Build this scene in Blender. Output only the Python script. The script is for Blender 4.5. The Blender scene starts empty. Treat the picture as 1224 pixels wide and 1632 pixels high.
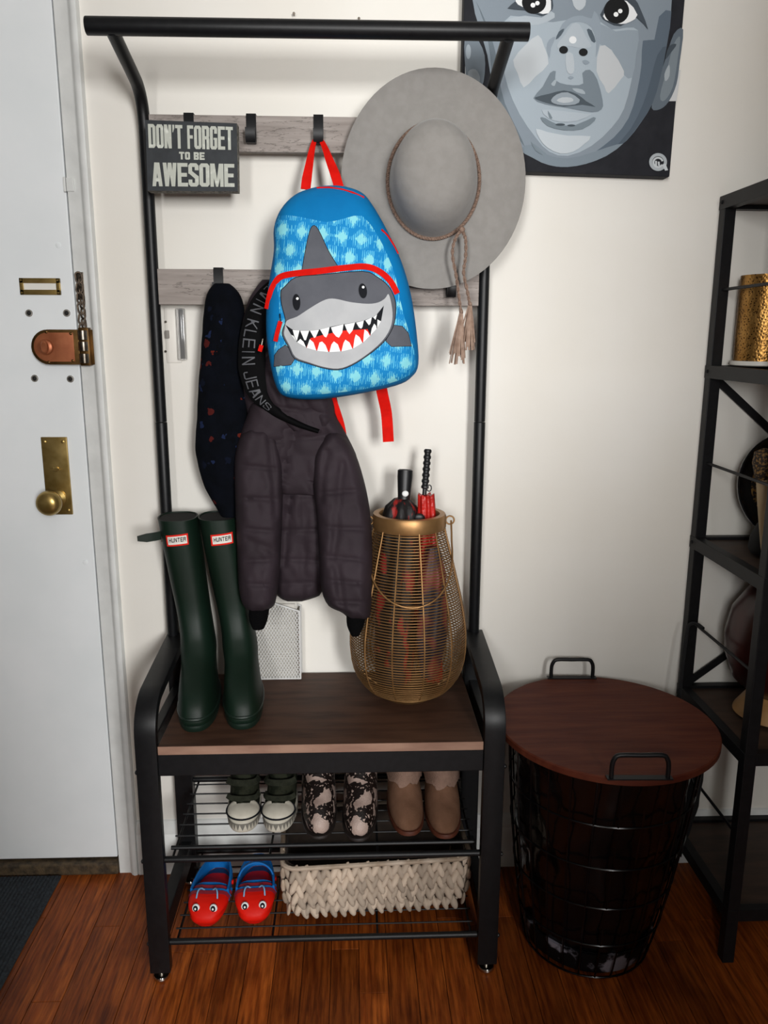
import bpy, bmesh, math, random
from math import pi, sin, cos, sqrt, radians
from mathutils import Vector, Matrix, noise
from mathutils.geometry import delaunay_2d_cdt
scene = bpy.context.scene
COL = scene.collection
random.seed(7)

# ------------------------------------------------------------------ camera
FPX = 1272.0                                   # focal length in pixels of the 1224x1632 frame
CAM = Vector((0.0, -1.70, 1.2477))
AX_R = Vector((0.999258, -0.038366, 0.003368))  # right, down, forward in world axes
AX_D = Vector((-0.004931, -0.214188, -0.976780))
AX_F = Vector((0.038197, 0.976039, -0.214218))
cam = bpy.data.objects.new('camera', bpy.data.cameras.new('camera'))
COL.objects.link(cam)
cam.data.sensor_fit = 'VERTICAL'
cam.data.sensor_height = 36.0
cam.data.lens = FPX / 1632.0 * 36.0
cam.data.clip_start = 0.02
cam.matrix_world = Matrix(((AX_R.x, -AX_D.x, -AX_F.x, CAM.x), (AX_R.y, -AX_D.y, -AX_F.y, CAM.y),
                           (AX_R.z, -AX_D.z, -AX_F.z, CAM.z), (0, 0, 0, 1)))
scene.camera = cam

# ------------------------------------------------------------------ light and exposure
scene.view_settings.view_transform = 'Standard'
scene.view_settings.look = 'None'
scene.view_settings.gamma = 1.0
scene.view_settings.use_curve_mapping = False
scene.view_settings.exposure = 0.0
world = bpy.data.worlds.new('world'); scene.world = world
world.use_nodes = True
world.node_tree.nodes['Background'].inputs[0].default_value = (0.55, 0.68, 0.85, 1)
world.node_tree.nodes['Background'].inputs[1].default_value = 0.05

def area_light(name, loc, target, sx, sy, power, color):
    l = bpy.data.lights.new(name, 'AREA'); l.shape = 'RECTANGLE'; l.size = sx; l.size_y = sy
    l.energy = power; l.color = color
    o = bpy.data.objects.new(name, l); COL.objects.link(o); o.location = loc
    o.rotation_euler = (Vector(target) - Vector(loc)).to_track_quat('-Z', 'Y').to_euler()
    return o
# daylight coming in through the two windows of the wall behind the camera
area_light('window_daylight', (-0.75, -4.05, 1.60), (-0.20, 0.0, 1.35), 0.52, 1.05, 67.0, (1.0, 0.995, 0.985))
area_light('window_daylight', (0.95, -4.05, 1.60), (0.20, 0.0, 1.35), 0.52, 1.05, 113.0, (1.0, 0.995, 0.985))

# ------------------------------------------------------------------ helpers
def at(px, py, Y):
    """world point where the sight line of pixel (px, py) meets the vertical plane y = Y"""
    r = AX_R * (px - 612.0) + AX_D * (py - 816.0) + AX_F * FPX
    return CAM + r * ((Y - CAM.y) / r.y)
def atz(px, py, Z):
    r = AX_R * (px - 612.0) + AX_D * (py - 816.0) + AX_F * FPX
    return CAM + r * ((Z - CAM.z) / r.z)

def lin(c):
    if isinstance(c, str):
        c = c.lstrip('#'); c = [int(c[i:i + 2], 16) / 255 for i in (0, 2, 4)]
    return tuple(v / 12.92 if v <= 0.04045 else ((v + 0.055) / 1.055) ** 2.4 for v in c[:3]) + (1.0,)

MATS = {}
def mat(name, c1, c2=None, scale=20.0, stretch=(1, 1, 1), rough=0.6, metal=0.0, bump=0.0, bscale=None,
        detail=4.0, lo=0.35, hi=0.65, spec=0.5, coat=0.0, sheen=0.0, rand=0.0):
    """noise-varied principled material in object coordinates"""
    if name in MATS: return MATS[name]
    m = bpy.data.materials.new(name); m.use_nodes = True; MATS[name] = m
    nt = m.node_tree; N = nt.nodes; L = nt.links; b = N['Principled BSDF']
    b.inputs['Base Color'].default_value = lin(c1)
    b.inputs['Roughness'].default_value = rough; b.inputs['Metallic'].default_value = metal
    b.inputs['Specular IOR Level'].default_value = spec
    b.inputs['Coat Weight'].default_value = coat; b.inputs['Coat Roughness'].default_value = 0.2
    b.inputs['Sheen Weight'].default_value = sheen
    m.diffuse_color = lin(c1)
    if c2 or bump:
        tc = N.new('ShaderNodeTexCoord'); mp = N.new('ShaderNodeMapping'); mp.inputs['Scale'].default_value = stretch
        L.new(tc.outputs['Object'], mp.inputs['Vector'])
    if c2:
        nz = N.new('ShaderNodeTexNoise'); nz.inputs['Scale'].default_value = scale; nz.inputs['Detail'].default_value = detail
        L.new(mp.outputs[0], nz.inputs['Vector'])
        cr = N.new('ShaderNodeValToRGB'); cr.color_ramp.elements[0].position = lo; cr.color_ramp.elements[1].position = hi
        cr.color_ramp.elements[0].color = lin(c1); cr.color_ramp.elements[1].color = lin(c2)
        L.new(nz.outputs['Fac'], cr.inputs[0]); out = cr.outputs[0]
        if rand:
            oi = N.new('ShaderNodeObjectInfo'); hs = N.new('ShaderNodeHueSaturation')
            mr = N.new('ShaderNodeMapRange'); mr.inputs[3].default_value = 1 - rand; mr.inputs[4].default_value = 1 + rand
            L.new(oi.outputs['Random'], mr.inputs[0]); L.new(mr.outputs[0], hs.inputs['Value']); L.new(out, hs.inputs['Color'])
            out = hs.outputs[0]
        L.new(out, b.inputs['Base Color'])
    if bump:
        n2 = N.new('ShaderNodeTexNoise'); n2.inputs['Scale'].default_value = bscale or scale * 2; n2.inputs['Detail'].default_value = 5
        L.new(mp.outputs[0], n2.inputs['Vector'])
        bp = N.new('ShaderNodeBump'); bp.inputs['Strength'].default_value = bump; bp.inputs['Distance'].default_value = 0.01
        L.new(n2.outputs['Fac'], bp.inputs['Height']); L.new(bp.outputs[0], b.inputs['Normal'])
    return m

class G:
    """collects geometry in world or local coordinates"""
    def __init__(s): s.V = []; s.F = []; s.I = []; s.mi = 0
    def add(s, V, F):
        o = len(s.V); s.V += [Vector(v) for v in V]; s.F += [[i + o for i in f] for f in F]; s.I += [s.mi] * len(F); return s
    def box(s, x0, x1, y0, y1, z0, z1):
        V = [(x, y, z) for z in (z0, z1) for y in (y0, y1) for x in (x0, x1)]
        return s.add(V, [(0, 2, 3, 1), (4, 5, 7, 6), (0, 1, 5, 4), (2, 6, 7, 3), (0, 4, 6, 2), (1, 3, 7, 5)])
    def rings(s, R, cap=True, closed=False):
        """loft between rings with equal point counts"""
        n = len(R[0]); V = [p for r in R for p in r]; F = []
        m = len(R)
        for i in range(m if closed else m - 1):
            a = i * n; b = ((i + 1) % m) * n
            for j in range(n):
                k = (j + 1) % n; F.append((a + j, a + k, b + k, b + j))
        if cap and not closed:
            F.append(tuple(range(n - 1, -1, -1))); F.append(tuple((m - 1) * n + j for j in range(n)))
        return s.add(V, F)
    def tube(s, path, r, n=8, cap=True, closed=False, sx=1.0):
        P = [Vector(p) for p in path]; m = len(P); R = []
        rr = r if isinstance(r, (list, tuple)) else [r] * m
        up = None
        for i, p in enumerate(P):
            if closed: t = (P[(i + 1) % m] - P[i - 1])
            else: t = (P[min(i + 1, m - 1)] - P[max(i - 1, 0)])
            t.normalize()
            if up is None:
                up = t.cross(Vector((0, 0, 1)))
                if up.length < 0.2: up = t.cross(Vector((0, 1, 0)))
            up = (up - t * up.dot(t)).normalized(); w = t.cross(up)
            R.append([p + (up * cos(2 * pi * j / n) * sx + w * sin(2 * pi * j / n)) * rr[i] for j in range(n)])
        return s.rings(R, cap, closed)
    def strip(s, path, wdir, w, t, closed=False):
        """flat bar swept along path: w wide along wdir, t thick"""
        P = [Vector(p) for p in path]; m = len(P); R = []; wd = Vector(wdir)
        ww = w if isinstance(w, (list, tuple)) else [w] * m
        for i, p in enumerate(P):
            tg = (P[min(i + 1, m - 1)] - P[max(i - 1, 0)]).normalized()
            a = (wd - tg * wd.dot(tg)).normalized(); nn = tg.cross(a)
            R.append([p + a * ww[i] / 2 + nn * t / 2, p - a * ww[i] / 2 + nn * t / 2, p - a * ww[i] / 2 - nn * t / 2, p + a * ww[i] / 2 - nn * t / 2])
        return s.rings(R)
    def lathe(s, prof, c=(0, 0, 0), n=32, ax='z', cap=True, sx=1.0):
        c = Vector(c); R = []
        for r, h in prof:
            ring = []
            for j in range(n):
                a = 2 * pi * j / n; u, v = r * cos(a), r * sin(a)
                ring.append(c + (Vector((u * sx, v, h)) if ax == 'z' else Vector((u * sx, h, v)) if ax == 'y' else Vector((h, u, v))))
            R.append(ring)
        return s.rings(R, cap)
    def ball(s, c, r, n=12, m=8):
        rx, ry, rz = (r, r, r) if not isinstance(r, (tuple, list)) else r
        c = Vector(c); R = []
        for i in range(m + 1):
            t = -pi / 2 + pi * min(max(i, 0.05), m - 0.05) / m
            R.append([c + Vector((rx * cos(t) * cos(2 * pi * j / n), ry * cos(t) * sin(2 * pi * j / n), rz * sin(t))) for j in range(n)])
        return s.rings(R)
    def poly(s, pts): return s.add(pts, [tuple(range(len(pts)))])

OFF = {}
def obj(name, g, mats, parent=None, smooth=True, bevel=0.0, kind=None, label=None, angle=40, sub=0, local=False):
    off = OFF.get(parent.name, Vector()) if parent else Vector()
    me = bpy.data.meshes.new(name)
    me.from_pydata([tuple(v - off) for v in g.V], [], g.F)
    mats = mats if isinstance(mats, (list, tuple)) else [mats]
    for m in mats: me.materials.append(m)
    if len(mats) > 1: me.polygons.foreach_set('material_index', g.I)
    bm = bmesh.new(); bm.from_mesh(me); bmesh.ops.recalc_face_normals(bm, faces=bm.faces)
    if bevel:
        es = [e for e in bm.edges if len(e.link_faces) == 2 and e.calc_face_angle(0) > 0.6]
        bmesh.ops.bevel(bm, geom=es, offset=bevel, segments=2, affect='EDGES', profile=0.6, clamp_overlap=True)
    bm.to_mesh(me); bm.free()
    if smooth:
        me.polygons.foreach_set('use_smooth', [True] * len(me.polygons)); me.set_sharp_from_angle(angle=radians(angle))
    o = bpy.data.objects.new(name, me); COL.objects.link(o)
    if sub:
        md = o.modifiers.new('subdivision', 'SUBSURF'); md.levels = sub; md.render_levels = sub
    if parent: o.parent = parent
    OFF[o.name] = off
    if kind: o['kind'] = kind
    if label: o['label'] = label
    return o
def tag(o, label, cat, group=None):
    o['label'] = label; o['category'] = cat
    if group: o['group'] = group
    return o
def thing(name, label, cat, loc=(0, 0, 0), rotz=0.0, group=None, local=False):
    """an Empty at the base of a thing; parts are given in world coordinates unless local"""
    o = bpy.data.objects.new(name, None); COL.objects.link(o); o.location = loc; o.rotation_euler[2] = rotz
    o.empty_display_size = 0.05
    OFF[o.name] = Vector() if local else Vector(loc)
    return tag(o, label, cat, group)
def struct(name, g, m, **k): return obj(name, g, m, kind='structure', **k)
def share(src, name, parent, M):
    """another object on the same mesh data"""
    o = bpy.data.objects.new(name, src.data if hasattr(src, 'data') else src); COL.objects.link(o); o.parent = parent; o.matrix_local = M
    return o
def copy_tree(root, loc, rotz, label=None):
    r = root.copy(); COL.objects.link(r); r.location = loc; r.rotation_euler = (0, 0, rotz)
    if label: r['label'] = label
    for ch in list(root.children):
        c = ch.copy(); COL.objects.link(c); c.parent = r
        for gc in list(ch.children):
            d = gc.copy(); COL.objects.link(d); d.parent = c
    return r

def smooth_closed(pts, k=4):
    """Catmull-Rom through a closed outline"""
    P = [Vector(p) for p in pts]; n = len(P); out = []
    for i in range(n):
        a, b, c, d = P[i - 1], P[i], P[(i + 1) % n], P[(i + 2) % n]
        for j in range(k):
            t = j / k
            out.append(0.5 * ((2 * b) + (c - a) * t + (2 * a - 5 * b + 4 * c - d) * t * t + (3 * b - a - 3 * c + d) * t ** 3))
    return out
def smooth_open(pts, k=5):
    P = [Vector(p) for p in pts]; Q = [P[0] * 2 - P[1]] + P + [P[-1] * 2 - P[-2]]; out = []
    for i in range(1, len(Q) - 2):
        a, b, c, d = Q[i - 1], Q[i], Q[i + 1], Q[i + 2]
        for j in range(k):
            t = j / k
            out.append(0.5 * ((2 * b) + (c - a) * t + (2 * a - 5 * b + 4 * c - d) * t * t + (3 * b - a - 3 * c + d) * t ** 3))
    out.append(P[-1]); return out
def interp(tab, x):
    if x <= tab[0][0]: return tab[0][1]
    for (a, p), (b, q) in zip(tab, tab[1:]):
        if x <= b: return p + (q - p) * (x - a) / (b - a)
    return tab[-1][1]
def outline_ring(poly, w, closed=True):
    """list of quads (2D) tracing a line of width w along a polyline"""
    P = [Vector(p[:2]) for p in poly]; n = len(P); L = []; R = []
    for i in range(n):
        a = P[i - 1] if (closed or i > 0) else P[i]; b = P[(i + 1) % n] if (closed or i < n - 1) else P[i]
        t = (b - a).normalized(); nn = Vector((-t.y, t.x)); L.append(P[i] + nn * w / 2); R.append(P[i] - nn * w / 2)
    return [[L[i], L[(i + 1) % n], R[(i + 1) % n], R[i]] for i in range(n if closed else n - 1)]
def ell(cx, cy, rx, ry=None, n=20, rot=0.0):
    ry = ry or rx
    return [(cx + rx * cos(2 * pi * i / n) * cos(rot) - ry * sin(2 * pi * i / n) * sin(rot),
             cy + rx * cos(2 * pi * i / n) * sin(rot) + ry * sin(2 * pi * i / n) * cos(rot)) for i in range(n)]

def decal(name, layers, mapper, parent, step=None, lift=0.00015, base=0.0002, kind=None, label=None):
    """flat print: each layer is (material, [2D polygons]); mapper(u, v, lift) gives the 3D point on the printed surface.
    step: polygons are cut on a grid of that size so they follow a curved surface"""
    me = bpy.data.meshes.new(name); mats = []; V = []; F = []; I = []
    for li, (m, polys) in enumerate(layers):
        if m not in mats: mats.append(m); me.materials.append(m)
        mi = mats.index(m); bm = bmesh.new()
        for pi_, p in enumerate(polys):
            zz = (pi_ % 9) * 1.2e-5
            if len(p) <= 4: vs, fs = [Vector((q[0], q[1])) for q in p], [tuple(range(len(p)))]
            else:
                r_ = delaunay_2d_cdt([Vector((q[0], q[1])) for q in p], [], [list(range(len(p)))], 1, 1e-7); vs, fs = r_[0], r_[2]
            bv = [bm.verts.new((q[0], q[1], zz)) for q in vs]
            for f in fs:
                try: bm.faces.new([bv[i] for i in f])
                except ValueError: pass
        bmesh.ops.triangulate(bm, faces=bm.faces)
        if step:
            xs = [v.co.x for v in bm.verts]; ys = [v.co.y for v in bm.verts]
            for a, lo, hi in ((0, min(xs), max(xs)), (1, min(ys), max(ys))):
                c = math.floor(lo / step) * step + step
                while c < hi:
                    co = Vector((0, 0, 0)); co[a] = c; no = Vector((0, 0, 0)); no[a] = 1
                    bmesh.ops.bisect_plane(bm, geom=bm.verts[:] + bm.edges[:] + bm.faces[:], plane_co=co, plane_no=no, dist=1e-6)
                    c += step
        bm.verts.index_update(); o = len(V)
        V += [mapper(v.co.x, v.co.y, base + lift * li + v.co.z) for v in bm.verts]
        for f in bm.faces: F.append([v.index + o for v in f.verts]); I.append(mi)
        bm.free()
    off = OFF.get(parent.name, Vector())
    me.from_pydata([tuple(Vector(v) - off) for v in V], [], F); me.polygons.foreach_set('material_index', I)
    if step: me.polygons.foreach_set('use_smooth', [True] * len(me.polygons))
    ob = bpy.data.objects.new(name, me); COL.objects.link(ob); ob.parent = parent; OFF[ob.name] = off
    if kind: ob['kind'] = kind
    if label: ob['label'] = label
    return ob

def glyph(ch, v=0.38, h=0.17):
    """block letters in the unit cell, as convex pieces"""
    r = lambda a, b, c, d: [(a, c), (b, c), (b, d), (a, d)]
    tl = [(0, 1 - h), (0, .9), (.2, 1), (.8, 1), (1, .9), (1, 1 - h)]
    bl = [(0, h), (0, .1), (.2, 0), (.8, 0), (1, .1), (1, h)]
    Lb, Rb = r(0, v, 0, 1), r(1 - v, 1, 0, 1)
    D = {'O': [tl, bl, r(0, v, h, 1 - h), r(1 - v, 1, h, 1 - h)],
         'D': [Lb, [(0, 1 - h), (0, 1), (.75, 1), (1, .9), (1, 1 - h)], [(0, h), (0, 0), (.75, 0), (1, .1), (1, h)], r(1 - v, 1, h, 1 - h)],
         'N': [Lb, Rb, [(0, 1), (v * 1.05, 1), (1, 0), (1 - v * 1.05, 0)]],
         "'": [[(.2, 1), (.95, 1), (.95, .85), (.4, .68), (.2, .68)]],
         'T': [r(0, 1, 1 - h, 1), r(.5 - v / 2, .5 + v / 2, 0, 1)],
         'F': [Lb, r(0, 1, 1 - h, 1), r(0, .9, .44, .44 + h)],
         'E': [Lb, r(0, 1, 1 - h, 1), r(0, .92, .5 - h / 2, .5 + h / 2), r(0, 1, 0, h)],
         'L': [Lb, r(0, 1, 0, h)], 'I': [r(.3, .3 + v, 0, 1)],
         'H': [Lb, Rb, r(0, 1, .5 - h / 2, .5 + h / 2)],
         'U': [bl, r(0, v, h, 1), r(1 - v, 1, h, 1)],
         'R': [Lb, [(0, 1 - h), (0, 1), (.8, 1), (1, .92), (1, 1 - h)], r(1 - v, 1, .55, 1 - h), r(0, .95, .42, .42 + h), [(1 - v, .5), (.95, .5), (1, .42), (1, 0), (1 - v, 0)]],
         'B': [Lb, [(0, 1 - h), (0, 1), (.8, 1), (1, .92), (1, 1 - h)], r(1 - v, 1, .54, 1 - h), r(0, .92, .5 - h / 2, .5 + h / 2), r(1 - v, 1, h, .46), [(0, h), (0, 0), (.8, 0), (1, .08), (1, h)]],
         'G': [tl, bl, r(0, v, h, 1 - h), r(1 - v, 1, .68, 1 - h), r(1 - v, 1, h, .5), r(.5, 1, .5 - h * .6, .5)],
         'C': [tl, bl, r(0, v, h, 1 - h), r(1 - v, 1, .64, 1 - h), r(1 - v, 1, h, .36)],
         'S': [tl, bl, r(0, v, .55, 1 - h), r(1 - v, 1, .7, 1 - h), r(1 - v, 1, h, .45), r(0, v, h, .3), [(0, .58), (v, .66), (1, .44), (1 - v, .34)]],
         'A': [[(0, 0), (v * .95, 0), (.62, 1), (.25, 1)], [(1, 0), (1 - v * .95, 0), (.38, 1), (.75, 1)], r(.25, .75, .2, .2 + h)],
         'V': [[(0, 1), (v, 1), (.62, 0), (.35, 0)], [(1, 1), (1 - v, 1), (.38, 0), (.65, 0)]],
         'W': [[(0, 1), (.27, 1), (.40, 0), (.14, 0)], [(1, 1), (.73, 1), (.60, 0), (.86, 0)], [(.37, 1), (.60, 1), (.40, 0), (.20, 0)], [(.40, 1), (.63, 1), (.80, 0), (.60, 0)]],
         'M': [r(0, .26, 0, 1), r(.74, 1, 0, 1), [(0, 1), (.34, 1), (.58, 0), (.42, 0)], [(1, 1), (.66, 1), (.42, 0), (.58, 0)]],
         'K': [Lb, [(v * .6, .42), (1 - v, 1), (1, 1), (v, .3)], [(v * .9, .55), (1 - v, 0), (1, 0), (v * 1.3, .72)]],
         'J': [r(1 - v, 1, h, 1), bl, r(0, v, h, .35)]}
    return D.get(ch, [])
def write(text, x0, x1, y0, y1, gap=0.12, v=0.38, h=0.17, narrow={"'": .35, ' ': .45, 'I': .6, 'W': 1.35, 'M': 1.3, 'F': .85, 'L': .8}):
    """polygons of a line of block letters filling the box x0..x1, y0..y1"""
    tot = sum(narrow.get(c, 1.0) for c in text) + gap * (len(text) - 1); s = (x1 - x0) / tot; x = x0; out = []
    for c in text:
        w = narrow.get(c, 1.0) * s
        for p in glyph(c, v, h): out.append([(x + a * w, y0 + b * (y1 - y0)) for a, b in p])
        x += w + gap * s
    return out

# ================================================================== the room
m_wall = mat('wall_paint', '#edeae3', '#e9e5dc', scale=3, rough=0.75, bump=0.02, bscale=120)
m_white = mat('door_paint', '#f0f4f6', '#eaeff1', scale=6, rough=0.5, spec=.3, bump=0.03, bscale=25)
m_trim = mat('trim_paint', '#e6e8e6', '#dadcda', scale=18, rough=0.5, bump=0.06, bscale=60)
m_ceil = mat('ceiling_paint', '#b9b6b0', rough=0.8)
m_room = mat('room_paint', '#8d8880', rough=0.8)
m_stone = mat('threshold_stone', '#30271c', '#5a4a34', scale=60, rough=0.7, bump=0.3, bscale=120)
m_gap = mat('dark_gap', '#15120f', rough=0.9)

DX0, DX1 = -1.42, -0.5660                      # door slab
struct('wall_back', G().box(-0.530, 2.2, 0.0, 0.12, 0.0, 2.5), m_wall, smooth=False)
struct('wall_back_left', G().box(-2.0, DX0 - 0.05, 0.0, 0.12, 0.0, 2.5), m_wall, smooth=False)
struct('wall_back_top', G().box(DX0 - 0.05, -0.530, 0.0, 0.12, 2.10, 2.5), m_wall, smooth=False)
struct('wall_left', G().box(-2.1, -2.0, -4.3, 0.12, 0, 2.5), m_room, smooth=False)
struct('wall_right', G().box(2.2, 2.3, -4.3, 0.12, 0, 2.5), m_room, smooth=False)
WZ0, WZ1 = 1.02, 2.18                          # two window openings in the wall behind the camera
WN = ((-1.04, -0.46), (0.66, 1.24))
struct('wall_rear_below', G().box(-2.0, 2.2, -4.3, -4.18, 0, WZ0), m_room, smooth=False)
struct('wall_rear_above', G().box(-2.0, 2.2, -4.3, -4.18, WZ1, 2.5), m_room, smooth=False)
struct('wall_rear_left', G().box(-2.0, WN[0][0], -4.3, -4.18, WZ0, WZ1), m_room, smooth=False)
struct('wall_rear_middle', G().box(WN[0][1], WN[1][0], -4.3, -4.18, WZ0, WZ1), m_room, smooth=False)
struct('wall_rear_right', G().box(WN[1][1], 2.2, -4.3, -4.18, WZ0, WZ1), m_room, smooth=False)
for i, (w0, w1) in enumerate(WN):
    wf = G()
    for a, b, c, d in ((w0, w0 + .03, WZ0, WZ1), (w1 - .03, w1, WZ0, WZ1), (w0, w1, WZ0, WZ0 + .03), (w0, w1, WZ1 - .03, WZ1)):
        wf.box(a, b, -4.26, -4.20, c, d)
    struct('window_%d' % (i + 1), wf, m_trim, smooth=False)
struct('ceiling', G().box(-2.1, 2.3, -4.3, 0.12, 2.5, 2.6), m_ceil, smooth=False)

# unseen slabs added behind the camera to cut off part of the window light
struct('light_blocker_low', G().box(-0.36, 0.05, -2.16, -2.04, 0.0, 1.12), m_room, smooth=False)
struct('light_blocker_low_right', G().box(0.61, 0.76, -2.16, -2.04, 0.0, 1.12), m_room, smooth=False)
struct('light_blocker_right', G().box(0.76, 2.2, -2.16, -2.04, 0.0, 2.5), m_room, smooth=False)
struct('light_blocker_left', G().box(-2.0, -0.52, -2.16, -2.04, 0.0, 2.5), m_room, smooth=False)

# ---- strip floor: every board in view is its own piece
def wood_floor_mat():
    m = mat('floor_boards', '#77340f', '#ad5c22', scale=9, stretch=(9, 0.8, 9), rough=0.42, bump=0.12, bscale=30, rand=0.28, spec=.22, lo=0.3, hi=0.72)
    nt = m.node_tree; N = nt.nodes; L = nt.links; b = N['Principled BSDF']; src = b.inputs['Base Color'].links[0].from_socket
    tc = N.new('ShaderNodeTexCoord'); mp = N.new('ShaderNodeMapping'); mp.inputs['Scale'].default_value = (70, 4, 4); oi = N.new('ShaderNodeObjectInfo'); ad = N.new('ShaderNodeVectorMath'); ad.operation = 'ADD'
    L.new(tc.outputs['Object'], ad.inputs[0]); L.new(oi.outputs['Location'], ad.inputs[1]); L.new(ad.outputs[0], mp.inputs[0])
    nz = N.new('ShaderNodeTexNoise'); nz.inputs['Scale'].default_value = 2.2; nz.inputs['Detail'].default_value = 7; nz.inputs['Roughness'].default_value = .65; L.new(mp.outputs[0], nz.inputs['Vector'])
    cr = N.new('ShaderNodeValToRGB'); e = cr.color_ramp.elements; e[0].position = .36; e[0].color = (.42, .38, .36, 1); e[1].position = .58; e[1].color = (1, 1, 1, 1); L.new(nz.outputs['Fac'], cr.inputs[0])
    n3 = N.new('ShaderNodeTexNoise'); n3.inputs['Scale'].default_value = 7; n3.inputs['Detail'].default_value = 4; L.new(ad.outputs[0], n3.inputs['Vector'])
    c3 = N.new('ShaderNodeValToRGB'); e = c3.color_ramp.elements; e[0].position = .34; e[0].color = (.62, .58, .56, 1); e[1].position = .52; e[1].color = (1, 1, 1, 1); L.new(n3.outputs['Fac'], c3.inputs[0])
    for q in (cr, c3):
        mu = N.new('ShaderNodeMix'); mu.data_type = 'RGBA'; mu.blend_type = 'MULTIPLY'; mu.inputs[0].default_value = 1.0; L.new(src, mu.inputs[6]); L.new(q.outputs[0], mu.inputs[7]); src = mu.outputs[2]
    L.new(src, b.inputs['Base Color'])
    return m
m_floor = wood_floor_mat()
fl = struct('floor', G().box(-2.1, 2.3, -4.3, 0.12, -0.05, -0.004), mat('subfloor_boards', '#4c220f', '#74391a', scale=9, stretch=(9, 0.8, 9), rough=0.4), smooth=False)
BW = 0.0572
plank_mesh = {}
x = -1.08; k = 0
rnd = random.Random(3)
while x < 1.15:
    y = 0.008; first = True
    while y > -1.25:
        Lb = rnd.choice((0.32, 0.46, 0.62, 0.78, 0.95))
        if first: Lb *= rnd.choice((0.35, 0.6, 0.85)); first = False
        y0 = max(y - Lb, -1.3)
        Lq = round(y - y0, 3)
        key = Lq
        if key not in plank_mesh:
            src = obj('floor_board', G().box(-BW / 2 + .0006, BW / 2 - .0006, -Lq + .0012, 0, -0.012, 0), m_floor, fl, smooth=False, bevel=0.0006)
            plank_mesh[key] = src
            src.location = (x + BW / 2, y, 0)
        else:
            share(plank_mesh[key], 'floor_board', fl, Matrix.Translation((x + BW / 2, y, 0)))
        y = y0
    x += BW; k += 1

# ---- door, casing, threshold
door = struct('door_1', G().box(DX0, DX1, 0.004, 0.046, 0.036, 2.04), m_white, smooth=False, bevel=0.002)
struct('door_reveal', G().box(DX0 - .05, -0.5300, 0.05, 0.12, 0.0, 2.10), m_gap, smooth=False)
def casing_path(x0, x1):                      # flat board with a rounded outer bead
    g = G(); a = []
    prof = [(x0, 0.05), (x0, -0.002), (x0 + .002, -0.006), (x0 + .026, -0.006), (x0 + .030, -0.008), (x0 + .033, -0.014), (x0 + .040, -0.018), (x0 + .046, -0.016), (x1 - .001, -0.010), (x1, 0.05)]
    g.rings([[(px, py, z) for px, py in prof] for z in (0.0, 2.12)]); return g
cas = struct('trim_1', casing_path(-0.5615, -0.5125), m_trim, angle=50)
struct('trim_2', G().box(DX0 - .05, DX0 + 0.0, -0.016, 0.05, 0.0, 2.12), m_trim, smooth=False, bevel=.003)
struct('trim_3', G().box(DX0, -0.5615, -0.016, 0.05, 2.045, 2.12), m_trim, smooth=False, bevel=.003)
struct('trim_4', G().box(DX0, -0.5615, -0.012, 0.05, 0.0, 0.030), m_stone, smooth=False, bevel=0.004)

def base_profile(x0, x1):
    prof = [(0.0, 0.0), (-0.015, 0.0), (-0.015, 0.098), (-0.012, 0.104), (-0.013, 0.112), (-0.009, 0.124), (-0.004, 0.134), (0.0, 0.136)]
    return G().rings([[(xx, a, b) for a, b in prof] for xx in (x0, x1)])
struct('baseboard_back', base_profile(-0.5125, 2.2), m_trim, angle=30)

# ---- door hardware (turns with the door)
m_brass = mat('old_brass', '#b99f64', '#8f763f', scale=25, rough=0.33, metal=0.8)
m_bronze = mat('brown_bronze', '#5a4326', '#7b5c34', scale=40, rough=0.38, metal=0.9)
m_copper = mat('copper_face', '#b8714c', '#9c5a3a', scale=30, rough=0.42, metal=0.55)
m_steel = mat('dull_steel', '#8b8378', '#4d463e', scale=60, rough=0.35, metal=1.0)
m_rust = mat('rusty_steel', '#5a4d40', '#2e2620', scale=90, rough=0.45, metal=0.8)
m_dark = mat('dark_hole', '#1c1a18', rough=0.8)
pl = obj('lock_plate', G().box(-0.6565, -0.6030, -0.002, 0.004, 0.8727, 1.0395), m_brass, door, bevel=0.0012, label='brass door plate with screws')
for sx in (-0.6490, -0.6110):
    for sz in (1.030, 0.8820):
        obj('screw', G().lathe([(0.0035, 0), (0.0035, -0.0015), (0.001, -0.0025)], (sx, -0.002, sz), 10, 'y'), m_brass, pl)
obj('thumb_turn', G().lathe([(.006, 0), (.006, -.004), (.004, -.006)], (-0.630, -0.002, 0.972), 14, 'y').box(-.640, -.620, -.012, -.004, .9705, .9735), m_brass, pl)
kn = obj('door_knob', G().lathe([(0.019, -0.002), (0.019, -.006), (0.012, -.010), (0.0105, -.030), (0.016, -.036), (0.0225, -.040), (0.0262, -.048), (0.0262, -.054), (0.023, -.062), (0.016, -.067), (0.006, -.069)], (-0.632, 0, 0.908), 32, 'y'), m_brass, door)
sl = G()
a, b = at(30, 443, 0), at(97, 470, 0)
for x0, x1, z0, z1 in ((a.x, b.x, a.z - .010, a.z), (a.x, b.x, b.z, b.z + .010), (a.x, a.x + .008, b.z, a.z), (b.x - .008, b.x, b.z, a.z)):
    sl.box(x0, x1, -0.001, 0.004, z0, z1)
ho = obj('card_holder', sl, m_brass, door, bevel=.0008, label='small brass name card frame on the door')
obj('card', G().box(a.x + .007, b.x - .007, 0.001, 0.0035, b.z + .009, a.z - .009), mat('card_white', '#e9e8e0'), ho, smooth=False)
for sx, sz in ((a.x + .004, a.z - .004), (b.x - .004, a.z - .004), (a.x + .004, b.z + .004), (b.x - .004, b.z + .004)):
    obj('screw', G().lathe([(.0022, 0), (.0022, -.0012)], (sx, -.001, sz), 8, 'y'), m_brass, ho)
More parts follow.
